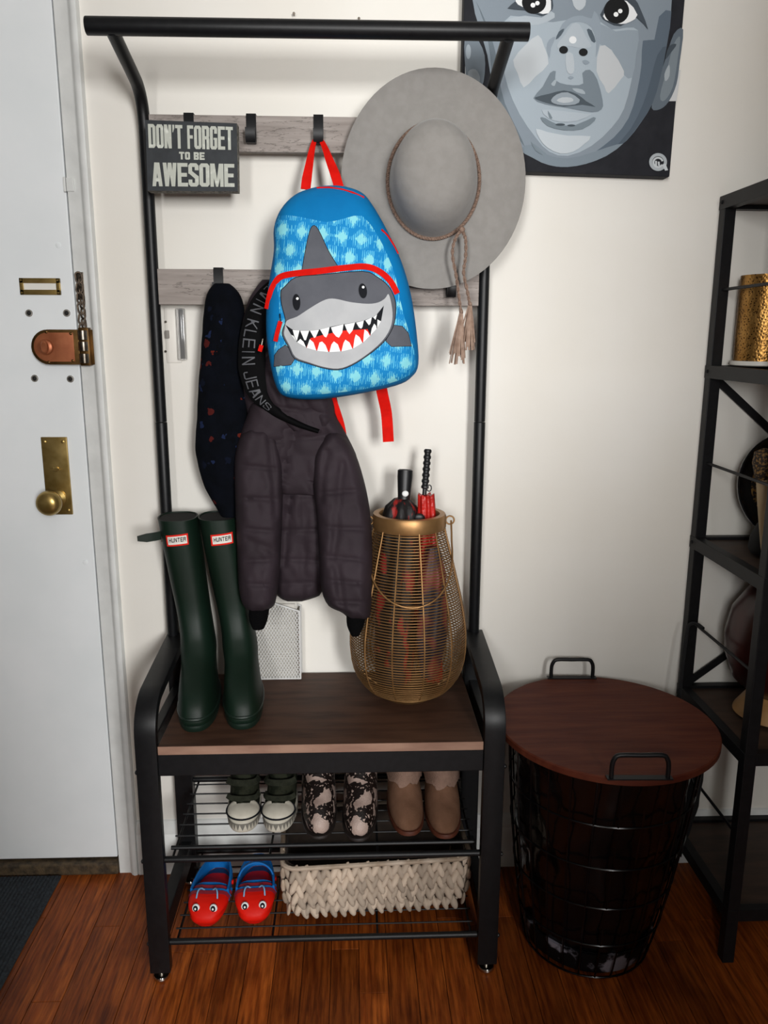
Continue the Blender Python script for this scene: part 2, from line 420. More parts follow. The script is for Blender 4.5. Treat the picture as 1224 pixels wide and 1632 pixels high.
for px, py in ((46, 499), (106, 499), (55, 603), (112, 604)):
    p = at(px, py, 0.003)
    bh = obj('bolt_hole', G().lathe([(.0075, 0), (.0072, -.0015), (.0052, -.0018), (.0045, -.0005)], (p.x, p.y + .001, p.z), 14, 'y'), mat('worn_metal', '#a5a29b', '#77736b', scale=120, rough=.5, metal=.5), door)
    obj('hole_core', G().lathe([(.0045, 0), (.0040, -.0010), (.002, -.0022)], (p.x, p.y, p.z), 10, 'y'), m_dark, bh)
for px, py in ((93, 391), (136, 896)):
    p = at(px, py, 0.004)
    obj('paint_bump', G().lathe([(.006, .001), (.0055, -.001), (.003, -.0018)], (p.x, p.y, p.z), 14, 'y'), m_white, door)
# rim lock
a, b = at(50, 525, -0.01), at(131, 581, -0.01)
zc, hh = (a.z + b.z) / 2, (a.z - b.z) / 2
def dshape(x0, x1, h, n=14):                  # flat right end, round left end
    return [(x1, zc - h), (x1, zc + h)] + [(x0 + h - h * sin(pi * i / n), zc + h * cos(pi * i / n)) for i in range(n + 1)]
lk = obj('rim_lock', G().rings([[(u, y, w) for u, w in dshape(a.x, b.x, hh)] for y in (0.004, -0.020)]), m_bronze, door, bevel=.0015, label='brown metal rim lock with copper face')
obj('copper_cover', G().rings([[(u, y, w) for u, w in dshape(a.x + .006, b.x - .010, hh - .006)] for y in (-0.020, -0.022)]), m_copper, lk, bevel=.0006)
obj('lock_turn', G().lathe([(.016, -.022), (.0155, -.024), (.013, -.026)], (a.x + .030, 0, zc), 24, 'y').lathe([(.0125, -.026), (.0125, -.030), (.010, -.032)], (a.x + .030, 0, zc), 24, 'y', sx=.62), m_copper, lk)
for sx, sz in ((a.x + .034, zc + hh - .005), (a.x + .034, zc - hh + .005), (b.x - .014, zc + hh - .008), (b.x - .014, zc - hh + .008)):
    obj('rivet', G().lathe([(.003, -.020), (.003, -.023), (.001, -.0245)], (sx, 0, sz), 10, 'y'), m_bronze, lk)
# keeper of the lock and the chain, both screwed to the casing
kp = obj('lock_keeper', G().box(b.x + .002, b.x + .022, -.026, -.004, zc - hh - .002, zc + hh + .004).box(b.x + .020, b.x + .030, -.014, -.004, zc - hh, zc + hh), m_bronze, cas, bevel=.002, label='dark metal keeper of the rim lock')
for dz in (-.022, .002, .024):
    obj('keeper_ring', G().lathe([(.0095, -.009), (.0095, .009)], (b.x + .011, -.0265, zc + dz), 16, 'z'), m_steel if dz else m_bronze, kp)
obj('paint_block', G().box(-.5680, -.5635, -.004, .004, at(0, 305, 0).z, at(0, 281, 0).z), m_trim, door, smooth=False, bevel=.001)
obj('paint_block', G().box(-.5605, -.546, -.0095, .0, at(0, 305, 0).z, at(0, 283, 0).z), m_trim, cas, smooth=False, bevel=.001)
chain = thing('door_chain', 'rusty metal door chain hanging on the white door casing', 'chain', at(127, 510, -0.01))
cp = at(125, 437, -0.006)
obj('chain_plate', G().box(cp.x - .004, cp.x + .010, -.0078, -.0062, cp.z - .050, cp.z + .004), m_steel, chain, bevel=.0006)
links = []
def link_geo():
    P = [(0.0058 * cos(t), 0, 0.0058 * sin(t) + (0.0042 if sin(t) > 0 else -0.0042)) for t in [2 * pi * (i + .5) / 14 for i in range(14)]]
    return G().tube(P, 0.0019, 6, closed=True)
lsrc = None
for i in range(11):
    px = 127 + 6 * (i / 10.0) + (1.5 if i % 2 else -1.5); py = 442 + i * 8.2
    p = at(px, py, -0.012)
    Mx = Matrix.Translation(p - OFF[chain.name]) @ Matrix.Rotation(radians(70 if i % 2 else 12), 4, 'Z') @ Matrix.Rotation(radians(-6 + 8 * (i % 3)), 4, 'Y')
    if lsrc is None:
        g = link_geo(); o = obj('link', g, m_rust, None); o.parent = chain; o.matrix_local = Mx; lsrc = o
    else: share(lsrc, 'link', chain, Mx)

# small things on the wall
sw = thing('light_switch', 'white light switch with clear cover on wall below lower hook board', 'switch', at(282, 575, 0))
a, b = at(262, 490, 0), at(296, 578, 0)
m_plastic = mat('switch_plastic', '#ece8e0', rough=0.35)
sp = obj('switch_plate', G().box(a.x, a.x + .030, -.005, 0, b.z, a.z), m_plastic, sw, bevel=.0015)
c = at(267, 533, 0)
obj('toggle', G().box(c.x - .003, c.x + .005, -.012, -.005, c.z - .008, c.z + .008), mat('toggle_grey', '#8b8680'), sp, bevel=.001)
for py in (513, 560): q = at(265, py, 0); obj('screw', G().lathe([(.0025, -.005), (.0025, -.0065)], (q.x, 0, q.z), 10, 'y'), m_steel, sp)
m_clear = mat('clear_cover', '#ffffff', rough=0.12)
m_clear.node_tree.nodes['Principled BSDF'].inputs['Transmission Weight'].default_value = 0.85
obj('clear_cover', G().box(a.x + .026, a.x + .042, -.020, 0, b.z + .006, a.z - .002), m_clear, sw, bevel=.003)
for px, py, w in ((469, 25, 'left'), (572, 33, 'right')):
    p = at(px, py, 0)
    nl = obj('nail', G().lathe([(.0012, .002), (.0012, -.010), (.0026, -.0105), (.0026, -.0118)], (p.x, 0, p.z), 8, 'y'), m_steel)
    tag(nl, 'small bare nail in wall above rack bar, ' + ('nearer the door' if w == 'left' else 'nearer the painting'), 'nail')
p = at(232, 893, 0)

# ---- door mat
a, b = atz(106, 1389, 0.010), atz(0, 1595, 0.010)
def mat_geo():
    g = G(); x1a, x1b = a.x, b.x; yr, yf = -0.016, -1.0
    n = 40
    for i in range(n):                       # ribbed pile running to the door
        t0, t1 = i / n, (i + 1) / n
        ya, yb = yr + (yf - yr) * t0, yr + (yf - yr) * t1
    return g.box(-1.42, a.x, -0.75, -0.016, 0.0, 0.009)
mt = thing('door_mat', 'dark charcoal ribbed door mat on floor in front of door', 'mat', (-1.05, -0.4, 0))
m_matt = mat('mat_pile', '#22272c', '#363d44', scale=160, rough=0.95, bump=0.6, bscale=400)
obj('mat_base', G().box(-1.42, -0.692, -0.70, -0.018, 0.0, 0.006), m_matt, mt, smooth=False, bevel=.002)
rib = G(); xx = -1.415
while xx < -0.700:
    rib.tube([(xx, -0.695, .006), (xx, -0.35, .0065), (xx, -0.023, .006)], 0.0040, 6); xx += 0.0085
obj('mat_pile', rib, m_matt, mt, kind='stuff')

# ================================================================== hall tree
m_blk = mat('black_powder_coat', '#0f1012', '#141517', scale=90, rough=0.42, bump=0.02, bscale=500, spec=0.3)
m_gwood = mat('grey_wood', '#857c76', '#a39a94', scale=7, stretch=(1.2, 6, 16), rough=0.7, bump=0.1, bscale=10, lo=0.3, hi=0.7)
m_bwood = mat('bench_wood', '#3f2a20', '#543a2c', scale=6, stretch=(1.5, 8, 12), rough=0.55, spec=.22, bump=0.05, bscale=20)
m_edge = mat('bench_edge', '#9c7b68', '#876656', scale=6, stretch=(2, 8, 8), rough=0.55)
def add_cracks(m):
    nt = m.node_tree; N = nt.nodes; L = nt.links; b = N['Principled BSDF']; src = b.inputs['Base Color'].links[0].from_socket
    tc = N.new('ShaderNodeTexCoord'); mp = N.new('ShaderNodeMapping'); mp.inputs['Scale'].default_value = (5, 20, 42); L.new(tc.outputs['Object'], mp.inputs[0])
    nz = N.new('ShaderNodeTexNoise'); nz.inputs['Scale'].default_value = 1.6; nz.inputs['Detail'].default_value = 6; nz.inputs['Roughness'].default_value = .62; L.new(mp.outputs[0], nz.inputs['Vector'])
    cr = N.new('ShaderNodeValToRGB'); e = cr.color_ramp.elements; e[0].position = .485; e[0].color = (0, 0, 0, 1); e[1].position = .5; e[1].color = (.75, .75, .75, 1); q = e.new(.515); q.color = (0, 0, 0, 1)
    L.new(nz.outputs['Fac'], cr.inputs[0]); mm = N.new('ShaderNodeMix'); mm.data_type = 'RGBA'; L.new(cr.outputs[0], mm.inputs[0]); L.new(src, mm.inputs[6]); mm.inputs[7].default_value = lin('#4c443f'); L.new(mm.outputs[2], b.inputs['Base Color'])
add_cracks(m_gwood)
XL, XR = -0.386, 0.2635
ZB = 0.505                                   # bench top
rack = thing('hall_tree', 'black metal hall tree with grey hook boards, wooden bench and wire shoe shelves', 'coat rack', (-0.0615, -0.19, 0))
BY, BZ = -0.236, 1.7445
obj('top_bar', G().tube([at(137, 41, BY) + Vector((0, 0, 0)), (0, BY, BZ + .0005), at(843, 51, BY)], 0.0142, 20), m_blk, rack, bevel=.0012)
for X, side in ((-0.3925, 0), (0.2630, 1)):
    up = [(X, -0.048, 1.077), (X, -0.048, 1.35), (X, -0.048, 1.60), (X, -0.050, 1.645), (X, -0.060, 1.676), (X, -0.082, 1.697), (X, -0.115, 1.708), (X, -0.17, 1.722), (X, BY, 1.739)]
    obj('post', G().tube(smooth_open(up, 4), 0.0115, 16), m_blk, rack)
    obj('post', G().tube([(X, -0.048, 0.598), (X, -0.048, 0.85), (X, -0.048, 1.0755)], 0.0120, 16), m_blk, rack, bevel=.0008)
# side frames: front leg bending into the arm and reaching the rear leg
for X in (XL, XR):
    p = [(X, -0.329, 0.017), (X, -0.329, 0.30), (X, -0.329, 0.50)]
    arc = [(X, -0.264 - 0.065 * cos(t), 0.525 + 0.062 * sin(t)) for t in [pi / 2 * i / 8 for i in range(9)]]
    p += arc + [(X, -0.16, 0.597), (X, -0.040, 0.607)]
    fl_ = obj('side_frame', G().strip(p, (1, 0, 0), 0.040, 0.020), m_blk, rack, bevel=.0022, angle=30)
    obj('rear_leg', G().box(X - .0200, X + .0200, -0.058, -0.028, 0.016, 0.600), m_blk, rack, smooth=False, bevel=.002)
    obj('side_rail', G().box(X - .009, X + .009, -0.322, -0.055, 0.440, 0.505), m_blk, rack, smooth=False, bevel=.002)
    obj('lower_side_rail', G().box(X - .012, X + .012, -0.320, -0.056, 0.070, 0.116), m_blk, rack, smooth=False, bevel=.002)
    for Y in (-0.329, -0.043):
        obj('foot', G().lathe([(.006, .030), (.006, .010), (.0150, .0095), (.0170, .006), (.0165, .003), (.012, 0.0)], (X, Y, 0), 24), mat('chrome', '#c9c6c0', rough=.14, metal=1.0), rack, label='chrome levelling foot')
    for z in (0.450, 0.262, 0.078):
        sgn = -1 if X == XL else 1
        obj('bolt', G().lathe([(.0045, 0), (.0045, sgn * .003), (.002, sgn * .005)], (X + sgn * .020, -0.329, z), 10, 'x'), m_blk, rack)
IX0, IX1 = XL + .0195, XR - .0195
bn = obj('bench_board', G().box(IX0 + .002, IX1 - .002, -0.334, -0.010, ZB - .016, ZB), m_bwood, rack, smooth=False, bevel=.0008)
obj('edge_band', G().box(IX0 + .002, IX1 - .002, -0.3352, -0.3336, ZB - .0165, ZB - .0002), m_edge, bn, smooth=False)
obj('front_rail', G().box(IX0, IX1, -0.332, -0.312, ZB - .062, ZB - .0165), m_blk, rack, smooth=False, bevel=.0016)
obj('rear_rail', G().box(IX0, IX1, -0.052, -0.036, ZB - .055, ZB - .0165), m_blk, rack, smooth=False, bevel=.0016)
# hook boards
hb = []
for z0, z1 in ((1.592, 1.656), (1.309, 1.3765)):
    hb.append(obj('hook_board', G().box(-0.382, 0.2525, -0.056, -0.042, z0, z1), m_gwood, rack, smooth=False, bevel=.0008))
def hook(x, ztop, bd, drop=0.050):
    p = [(x, -0.040, ztop - .02), (x, -0.040, ztop + .0006), (x, -0.0405, ztop + .002), (x, -0.057, ztop + .002), (x, -0.0578, ztop), (x, -0.058, ztop - .03), (x, -0.0585, ztop - drop + .006), (x, -0.062, ztop - drop), (x, -0.074, ztop - drop), (x, -0.078, ztop - drop + .005), (x, -0.080, ztop - drop + .018), (x, -0.0795, ztop - drop + .024)]
    obj('hook', G().strip(p, (1, 0, 0), 0.0185, 0.0026), m_blk, bd, angle=50)
for x in (-0.307, -0.190, -0.063, 0.062, 0.185): hook(x, 1.656, hb[0])
for x in (-0.263, -0.150, -0.035, 0.08, 0.195): hook(x, 1.3765, hb[1])
# wire shelves
def wire_shelf(z, name):
    f = G().tube([(IX0, -0.325, z), (IX1, -0.325, z)], 0.0062, 12)
    fr = obj('wire_shelf', f, m_blk, rack)
    obj('rear_rod', G().tube([(IX0, -0.040, z), (IX1, -0.040, z)], 0.0062, 12), m_blk, fr)
    for X in (IX0 + .012, IX0 + .20, IX1 - .20, IX1 - .012):
        obj('cross_wire', G().tube([(X, -0.325, z - .004), (X, -0.040, z - .004)], 0.0024, 8), m_blk, fr)
    for i in range(7):
        Y = -0.062 - 0.0378 * i
        obj('wire', G().tube([(IX0 + .004, Y, z), (IX1 - .004, Y, z)], 0.0017 if (i != 6 or z < .2) else 0.004, 8), m_blk, fr)
    return fr
ZU, ZL = 0.262, 0.078
wire_shelf(ZU, 'u'); wire_shelf(ZL, 'l')
# sign hung on the left end of the upper hook board
sg = thing('word_sign', 'black wooden word sign with white block lettering hung at top left of rack', 'sign', at(305, 308, -0.10))
C4 = [at(231, 191, -0.112), at(377.5, 196.5, -0.112), at(379, 305, -0.112), at(235.5, 304, -0.112)]
m_sgn = mat('sign_black', '#22262a', '#2b2f33', scale=60, rough=0.7, bump=0.05, bscale=200)
m_sgnside = mat('sign_side', '#8d8a80', '#55524a', scale=160, rough=0.8, lo=.45, hi=.55)
sg_g = G(); back = [v + Vector((0, 0.027, 0)) for v in C4]
sg_g.add(C4 + back, [(0, 1, 2, 3)]); sg_g.mi = 1; o = 0
sg_g.F += [[7, 6, 5, 4], [0, 4, 5, 1], [1, 5, 6, 2], [2, 6, 7, 3], [3, 7, 4, 0]]; sg_g.I += [1] * 5
board = obj('sign_board', sg_g, [m_sgn, m_sgnside], sg, smooth=False)
m_let = mat('sign_letters', '#dcdfd6', '#b9bcb2', scale=70, rough=0.75, lo=.2, hi=.42)
def sgmap(u, v, l):                          # u, v in 0..1 on the face of the sign
    a = C4[3].lerp(C4[2], u); b = C4[0].lerp(C4[1], u); p = a.lerp(b, v); return p + Vector((0, -l, 0))
let = write("DON'T FORGET", .030, .955, .610, .945, gap=.10, v=.40, h=.14) + write('TO BE', .36, .64, .455, .565, gap=.14, v=.38, h=.24) + write('AWESOME', .055, .965, .065, .405, gap=.07, v=.37, h=.16)
decal('lettering', [(m_let, let)], sgmap, sg, lift=0, base=.0004)

# ================================================================== shark backpack
m_bag = mat('bag_blue', '#0a7ab9', '#0970ad', scale=14, rough=0.75, spec=.12, bump=0.12, bscale=45)
m_red = mat('strap_red', '#d81409', '#c81006', scale=60, rough=0.75, spec=.1, bump=0.08, bscale=220)
m_shark = mat('shark_grey', '#5e6067', '#55575e', scale=20, spec=.12, rough=0.7, bump=0.05, bscale=60)
m_belly = mat('shark_belly', '#b9bbbd', '#aeb0b3', scale=20, spec=.12, rough=0.7, bump=0.05, bscale=60)
m_ink = mat('print_black', '#16181d', spec=.12, rough=0.7)
m_pwhite = mat('print_white', '#eef0f0', spec=.12, rough=0.7)
m_pred = mat('print_red', '#e0281d', spec=.12, rough=0.7)
def ikat():
    """pale diamonds with hatched edges over hatched blue, in the bag's own coordinates"""
    m = bpy.data.materials.new('bag_diamond_print'); m.use_nodes = True; nt = m.node_tree; N = nt.nodes; L = nt.links; b = N['Principled BSDF']
    b.inputs['Roughness'].default_value = 0.75; b.inputs['Specular IOR Level'].default_value = .12
    def mth(op, a, c=None, d=None):
        n = N.new('ShaderNodeMath'); n.operation = op
        for i, v in enumerate((a, c, d)):
            if v is None: continue
            if isinstance(v, (int, float)): n.inputs[i].default_value = v
            else: L.new(v, n.inputs[i])
        return n.outputs[0]
    tc = N.new('ShaderNodeTexCoord'); mp = N.new('ShaderNodeMapping'); mp.inputs['Rotation'].default_value = (0, radians(-7), 0)
    L.new(tc.outputs['Object'], mp.inputs['Vector']); sp = N.new('ShaderNodeSeparateXYZ'); L.new(mp.outputs[0], sp.inputs[0])
    X, Z = sp.outputs['X'], sp.outputs['Z']
    pu, pv = 0.035, 0.034
    v = mth('DIVIDE', Z, pv); row = mth('FLOOR', v)
    u = mth('ADD', mth('DIVIDE', X, pu), mth('MULTIPLY', mth('MODULO', mth('ABSOLUTE', row), 2.0), 0.5))
    du = mth('ABSOLUTE', mth('SUBTRACT', mth('FRACT', u), 0.5)); dv = mth('ABSOLUTE', mth('SUBTRACT', mth('FRACT', v), 0.5))
    # ragged top and bottom of each thread
    th = mth('FLOOR', mth('MULTIPLY', X, 900.0)); wn = N.new('ShaderNodeTexWhiteNoise'); wn.noise_dimensions = '2D'
    cb = N.new('ShaderNodeCombineXYZ'); L.new(th, cb.inputs[0]); L.new(row, cb.inputs[1]); L.new(cb.outputs[0], wn.inputs['Vector'])
    j = mth('MULTIPLY', mth('SUBTRACT', wn.outputs['Value'], 0.5), 0.22)
    dia = mth('LESS_THAN', mth('ADD', mth('ADD', mth('MULTIPLY', du, 1.15), dv), j), 0.34)
    dia2 = mth('LESS_THAN', mth('ADD', mth('ADD', mth('MULTIPLY', du, 1.15), dv), mth('MULTIPLY', j, 2.6)), 0.62)
    hat_ = mth('GREATER_THAN', mth('FRACT', mth('MULTIPLY', mth('ADD', X, mth('MULTIPLY', Z, 0.10)), 300.0)), 0.50)
    mid = mth('MULTIPLY', hat_, dia2)
    def mix(f, a, c):
        n = N.new('ShaderNodeMix'); n.data_type = 'RGBA'; L.new(f, n.inputs[0])
        for i, q in ((6, a), (7, c)):
            if isinstance(q, tuple): n.inputs[i].default_value = q
            else: L.new(q, n.inputs[i])
        return n.outputs[2]
    c = mix(mid, lin('#1b84c4'), lin('#63c3e2')); c = mix(dia, c, lin('#86d2de'))
    L.new(c, b.inputs['Base Color']); return m
m_ikat = ikat()
BYB = -0.150
bag_out = [(497, 301), (523, 297), (548, 298), (575, 307), (592, 325), (617, 368), (640, 418), (655, 470), (664, 530), (667, 580), (656, 601), (630, 615), (560, 630), (500, 637), (457, 633), (441, 617), (431, 578), (425, 530), (426, 480), (431, 440), (437, 400), (437, 365), (448, 335), (470, 312)]
TILT = 0.15
def tilted(x, y):
    Y = BYB
    for _ in range(4): Y = BYB + TILT * (at(x, y, Y).z - 1.345)
    return at(x, y, Y)
bo = [tilted(x, y) for x, y in bag_out]
bo2 = smooth_closed([Vector((p.x, p.z, 0)) for p in bo], 4)
bc = Vector((sum(p.x for p in bo2) / len(bo2), sum(p.y for p in bo2) / len(bo2)))
BPROF = [(0.0, -.232), (.3, -.231), (.55, -.228), (.72, -.223), (.84, -.215), (.92, -.204), (.965, -.190), (.99, -.170), (1.0, -.150)]
polar = sorted(((math.atan2(p.y - bc.y, p.x - bc.x), (Vector((p.x, p.y)) - bc).length) for p in bo2))
polar = [(polar[-1][0] - 2 * pi, polar[-1][1])] + polar + [(polar[0][0] + 2 * pi, polar[0][1])]
def bag_front(x, z):
    r = sqrt((x - bc.x) ** 2 + (z - bc.y) ** 2); a = math.atan2(z - bc.y, x - bc.x)
    s = min(r / interp(polar, a), 1.0)
    y = interp(BPROF, s) + TILT * (z - bc.y)
    w = noise.noise(Vector((x * 14, 3.1, z * 14))) * 0.0050 + noise.noise(Vector((x * 34, 7.7, z * 20))) * 0.0026
    return y + w * (1 - s ** 4)
bag = thing('backpack', 'blue child backpack with grey shark face hanging from upper hook board', 'backpack', (bc.x, -0.15, min(p.y for p in bo2)))
g = G(); R = []
for s_, y_ in ((0.02, -.118), (.5, -.116), (.85, -.117), (.95, -.121), (1.0, -.132)):
    R.append([Vector((bc.x + (p.x - bc.x) * s_, min(y_ + TILT * (p.y - bc.y) * s_, -.098), bc.y + (p.y - bc.y) * s_)) for p in bo2])
for s_ in (1.0, .99, .965, .92, .84, .78, .72, .63, .55, .45, .35, .25, .15, .02):
    ring = []
    for p in bo2:
        x_, z_ = bc.x + (p.x - bc.x) * s_, bc.y + (p.y - bc.y) * s_
        ring.append(Vector((x_, bag_front(x_, z_), z_)))
    R.append(ring)
g.rings(R)
body = obj('bag_body', g, m_bag, bag, angle=80)
def bagmap(u, v, l):                         # photograph coordinates laid onto the front of the bag
    Y = -0.21
    for _ in range(4):
        p = at(u, v, Y - l); Y = bag_front(p.x, p.z)
    return Vector((p.x, Y - l, p.z))
q5 = lambda pts: [(420 + x * .21242, 430 + y * .21242) for x, y in pts]
panel = [(441, 344), (480, 346), (520, 354), (550, 348), (577, 344), (600, 372), (618, 408), (630, 440), (637, 475), (646, 510), (657, 548), (663, 578), (652, 598), (611, 614), (547, 625), (490, 629), (455, 627), (444, 606), (438, 575), (437, 555), (441, 530), (445, 505), (444, 478), (440, 455), (437, 425), (440, 395), (439, 370)]
panel2 = smooth_closed([(a, b, 0) for a, b in panel], 2)
face = smooth_closed([(a, b, 0) for a, b in q5([(132, 165), (160, 130), (245, 58), (420, 40), (740, 14), (850, 55), (940, 130), (985, 230), (988, 330), (968, 430), (900, 540), (780, 640), (660, 715), (560, 748), (450, 735), (340, 702), (235, 665), (190, 580), (145, 490), (150, 440), (168, 380), (138, 260)])], 3)
belly = smooth_closed([(a, b, 0) for a, b in q5([(175, 382), (250, 352), (330, 300), (420, 245), (490, 217), (560, 221), (650, 242), (780, 255), (860, 245), (912, 214), (938, 182), (960, 260), (968, 350), (950, 440), (890, 535), (780, 632), (660, 708), (560, 741), (450, 728), (340, 694), (240, 655), (198, 575), (156, 490), (160, 440)])], 3)
fin = smooth_open([(481, 434, 0), (486, 405, 0), (492, 376, 0), (497, 362, 0), (503, 361, 0), (511, 374, 0), (521, 396, 0), (532, 415, 0), (541, 429, 0)], 3)
lfin = q5([(165, 565), (112, 602), (84, 640), (78, 725), (205, 712), (238, 662), (190, 590)])
rfin = q5([(975, 415), (1040, 425), (1085, 475), (1110, 572), (960, 574), (918, 535)])
mouth = q5([(163, 412), (215, 447), (275, 455), (345, 456), (420, 448), (500, 428), (600, 408), (690, 394), (755, 380), (820, 355), (850, 335), (903, 268), (882, 385), (850, 440), (800, 492), (745, 547), (670, 592), (580, 613), (490, 617), (400, 607), (320, 585), (250, 542), (210, 492)])
tongue = q5([(352, 513), (440, 490), (600, 456), (780, 445), (802, 490), (745, 545), (670, 590), (580, 611), (490, 614), (400, 605), (322, 583)])
tri = lambda *t: [q5(x) for x in t]
teeth = tri([(218, 450), (270, 455), (250, 535), (232, 500)], [(275, 457), (342, 457), (318, 528), (306, 528)], [(348, 457), (416, 450), (392, 505), (380, 512)], [(424, 448), (496, 430), (484, 480), (470, 508), (455, 500)], [(506, 432), (600, 409), (590, 470), (566, 509), (545, 500), (520, 470)], [(608, 410), (686, 396), (668, 455), (645, 483), (628, 460)], [(695, 396), (752, 382), (742, 430), (732, 442), (716, 432)], [(764, 380), (812, 358), (802, 405), (790, 416)], [(822, 356), (852, 335), (840, 375)],
            [(207, 487), (248, 540), (232, 505), (222, 494)], [(252, 543), (320, 584), (300, 540), (276, 518)], [(324, 586), (396, 606), (375, 545), (346, 520)], [(402, 608), (486, 617), (465, 565), (440, 538), (420, 545)], [(494, 617), (577, 613), (558, 560), (528, 537), (510, 560)], [(584, 613), (667, 593), (645, 545), (614, 524), (600, 550)], [(672, 591), (742, 548), (720, 505), (692, 484), (682, 520)], [(748, 545), (798, 495), (782, 465), (758, 447), (752, 490)], [(803, 490), (848, 442), (845, 420), (830, 404), (812, 440)], [(853, 436), (881, 386), (868, 380), (855, 372)])
LAY = [(m_ikat, [panel2]), (m_ink, outline_ring(lfin, 1.8) + outline_ring(rfin, 1.8) + outline_ring(fin, 2.0, False)),
       (m_shark, [fin, lfin, rfin]), (m_ink, outline_ring(face, 2.4)), (m_shark, [face]), (m_belly, [belly]), (m_ink, [mouth]), (m_pred, [tongue]), (m_pwhite, teeth),
       (m_ink, [q5(ell(247, 243, 29, 62, 22, -.06)), q5(ell(745, 158, 31, 56, 22, -.12))]), (m_pwhite, [q5(ell(254, 216, 10)), q5(ell(748, 130, 10))])]
decal('shark_print', LAY, bagmap, body, step=6.0, lift=.0003, base=.0012)
# zip over the pocket, side zips, piping, loop, straps
zp = [bagmap(x, y, .002) for x, y in smooth_open([Vector((a, b)) for a, b in ((426, 492), (431, 468), (438, 452), (448, 441), (470, 436), (510, 432), (550, 427), (583, 425), (605, 433), (622, 448), (633, 468))], 4)]
def ribbon(path, w, t, nrm=(0, -1, 0)):
    g = G(); R = []
    P = [Vector(p) for p in path]
    for i, p in enumerate(P):
        tg = (P[min(i + 1, len(P) - 1)] - P[max(i - 1, 0)]).normalized(); s_ = tg.cross(Vector(nrm)).normalized(); nn = s_.cross(tg).normalized()
        ww = w[i] if isinstance(w, list) else w
        R.append([p + s_ * ww / 2 - nn * t / 2, p + s_ * ww / 2 + nn * t / 2, p - s_ * ww / 2 + nn * t / 2, p - s_ * ww / 2 - nn * t / 2])
    return g.rings(R)
obj('pocket_zip', ribbon(zp, 0.0105, .004), m_red, body)
obj('piping', G().tube([bagmap(x, y, .0005) for x, y in ((505, 299.5), (525, 299), (545, 302), (562, 307), (580, 315))], .002, 6), m_red, body)
obj('piping', G().tube([bagmap(x, y, .001) for x, y in ((608, 366), (618, 376), (627, 390), (634, 404))], .002, 6), m_red, body)
for pts in (((446, 500), (447, 512), (442, 530), (439, 544)), ((419, 540), (417, 550), (414, 560))):
    P3 = [bagmap(x, y, .006) if x > 430 else at(x, y, -0.175) for x, y in pts]
    zpull = obj('zip_pull', ribbon(smooth_open(P3[1:], 3), .0075, .0035), m_red, bag)
    obj('pull_wire', G().tube([P3[0], P3[1]], .001, 5), m_steel, zpull)
hk = Vector((-0.063, -0.075, 1.606 + .004))
lp = [at(487, 302, -0.115), at(489, 285, -0.112), at(493, 262, -0.10), at(497, 240, -0.085), Vector((hk.x - .006, -0.072, 1.611)), Vector((hk.x + .004, -0.072, 1.611)), at(518, 236, -0.085), at(525, 255, -0.10), at(534, 278, -0.112), at(541, 301, -0.115)]
obj('hanging_loop', ribbon(smooth_open(lp, 4), [.018 - .012 * max(0, 1 - abs(i - 18) / 14.0) for i in range(37)], .0025), m_red, bag)
for pts in (((520, 618), (530, 645), (541, 680), (546, 712)), ((604, 600), (610, 630), (616, 660), (619, 704))):
    obj('shoulder_strap', ribbon(smooth_open([at(x, y, -0.105 if i > 1 else -0.115) for i, (x, y) in enumerate(pts)], 4), .022, .0035), m_red, bag)

# ================================================================== felt hat
m_felt = mat('grey_felt', '#8d8a86', '#878480', scale=60, rough=0.95, bump=0.1, bscale=600, sheen=0.2)
m_cord = mat('hat_cord', '#8f7768', '#6f594c', scale=300, rough=0.9)
hat = thing('felt_hat', 'wide brimmed grey felt hat with cord and tassels hung beside painting', 'hat', at(690, 440, -0.09))
hc = at(690.5, 290, -0.098)
HR = Matrix.Rotation(radians(1), 3, 'X') @ Matrix.Rotation(radians(-3), 3, 'Z')
HK = 140.5 * (1.585 / 1272) / 0.165
def hring(r, y, el=1.0, dx=0.0, dz=0.0, n=72, wob=0.0):
    out = []
    for j in range(n):
        t = 2 * pi * j / n
        x_, z_ = r * cos(t) + dx, r * sin(t) * el + dz
        out.append(hc + HR @ Vector((x_, y + wob * sin(2 * t + .6), z_)))
    return out
HP = [(.002, -.118, 1.18, 0, .010), (.030, -.118, 1.18, 0, .010), (.052, -.112, 1.20, 0, .008), (.066, -.098, 1.21, 0, .006), (.074, -.075, 1.21, 0, .004), (.0785, -.045, 1.2, 0, .002), (.082, -.012, 1.2, 0, .0), (.084, -.004, 1.195, 0, 0), (.090, -.001, 1.18, 0, 0), (.110, .003, 1.15, 0, 0), (.140, .006, 1.13, 0, 0), (.163, .004, 1.12, 0, 0), (.1745, -.001, 1.118, 0, 0)]
# the crown is seen from in front: crown 144 px wide and 177 px high, brim 281 by 314
g = G(); R = [hring(r, y, e, dx, dz, wob=.006 * max(0, (r - .09) / .08)) for r, y, e, dx, dz in HP]
R2 = [hring(r, y + .004, e, dx, dz, wob=.006 * max(0, (r - .09) / .08)) for r, y, e, dx, dz in reversed(HP[6:])]
g.rings(R + R2, cap=True)
shell = obj('hat_body', g, m_felt, hat, angle=70)
def braid(path, r, n=6):
    P = smooth_open(path, 10); g = G()
    for ph in (0, pi):
        Q = []
        for i, p in enumerate(P):
            t = (P[min(i + 1, len(P) - 1)] - P[max(i - 1, 0)]).normalized(); a = t.cross(Vector((0, 1, 0.01))).normalized(); b = t.cross(a)
            th = i * 0.85 + ph; Q.append(p + (a * cos(th) + b * sin(th)) * r * .55)
        g.tube(Q, r * .62, 5)
    return g
cr_ = hring(.0865, -.007, 1.19, 0, 0, 60); cr_.append(cr_[0])
obj('hat_cord', braid(cr_, .0032), m_cord, hat)
def hp(px, py, Y=-.125): return at(px, py, Y)
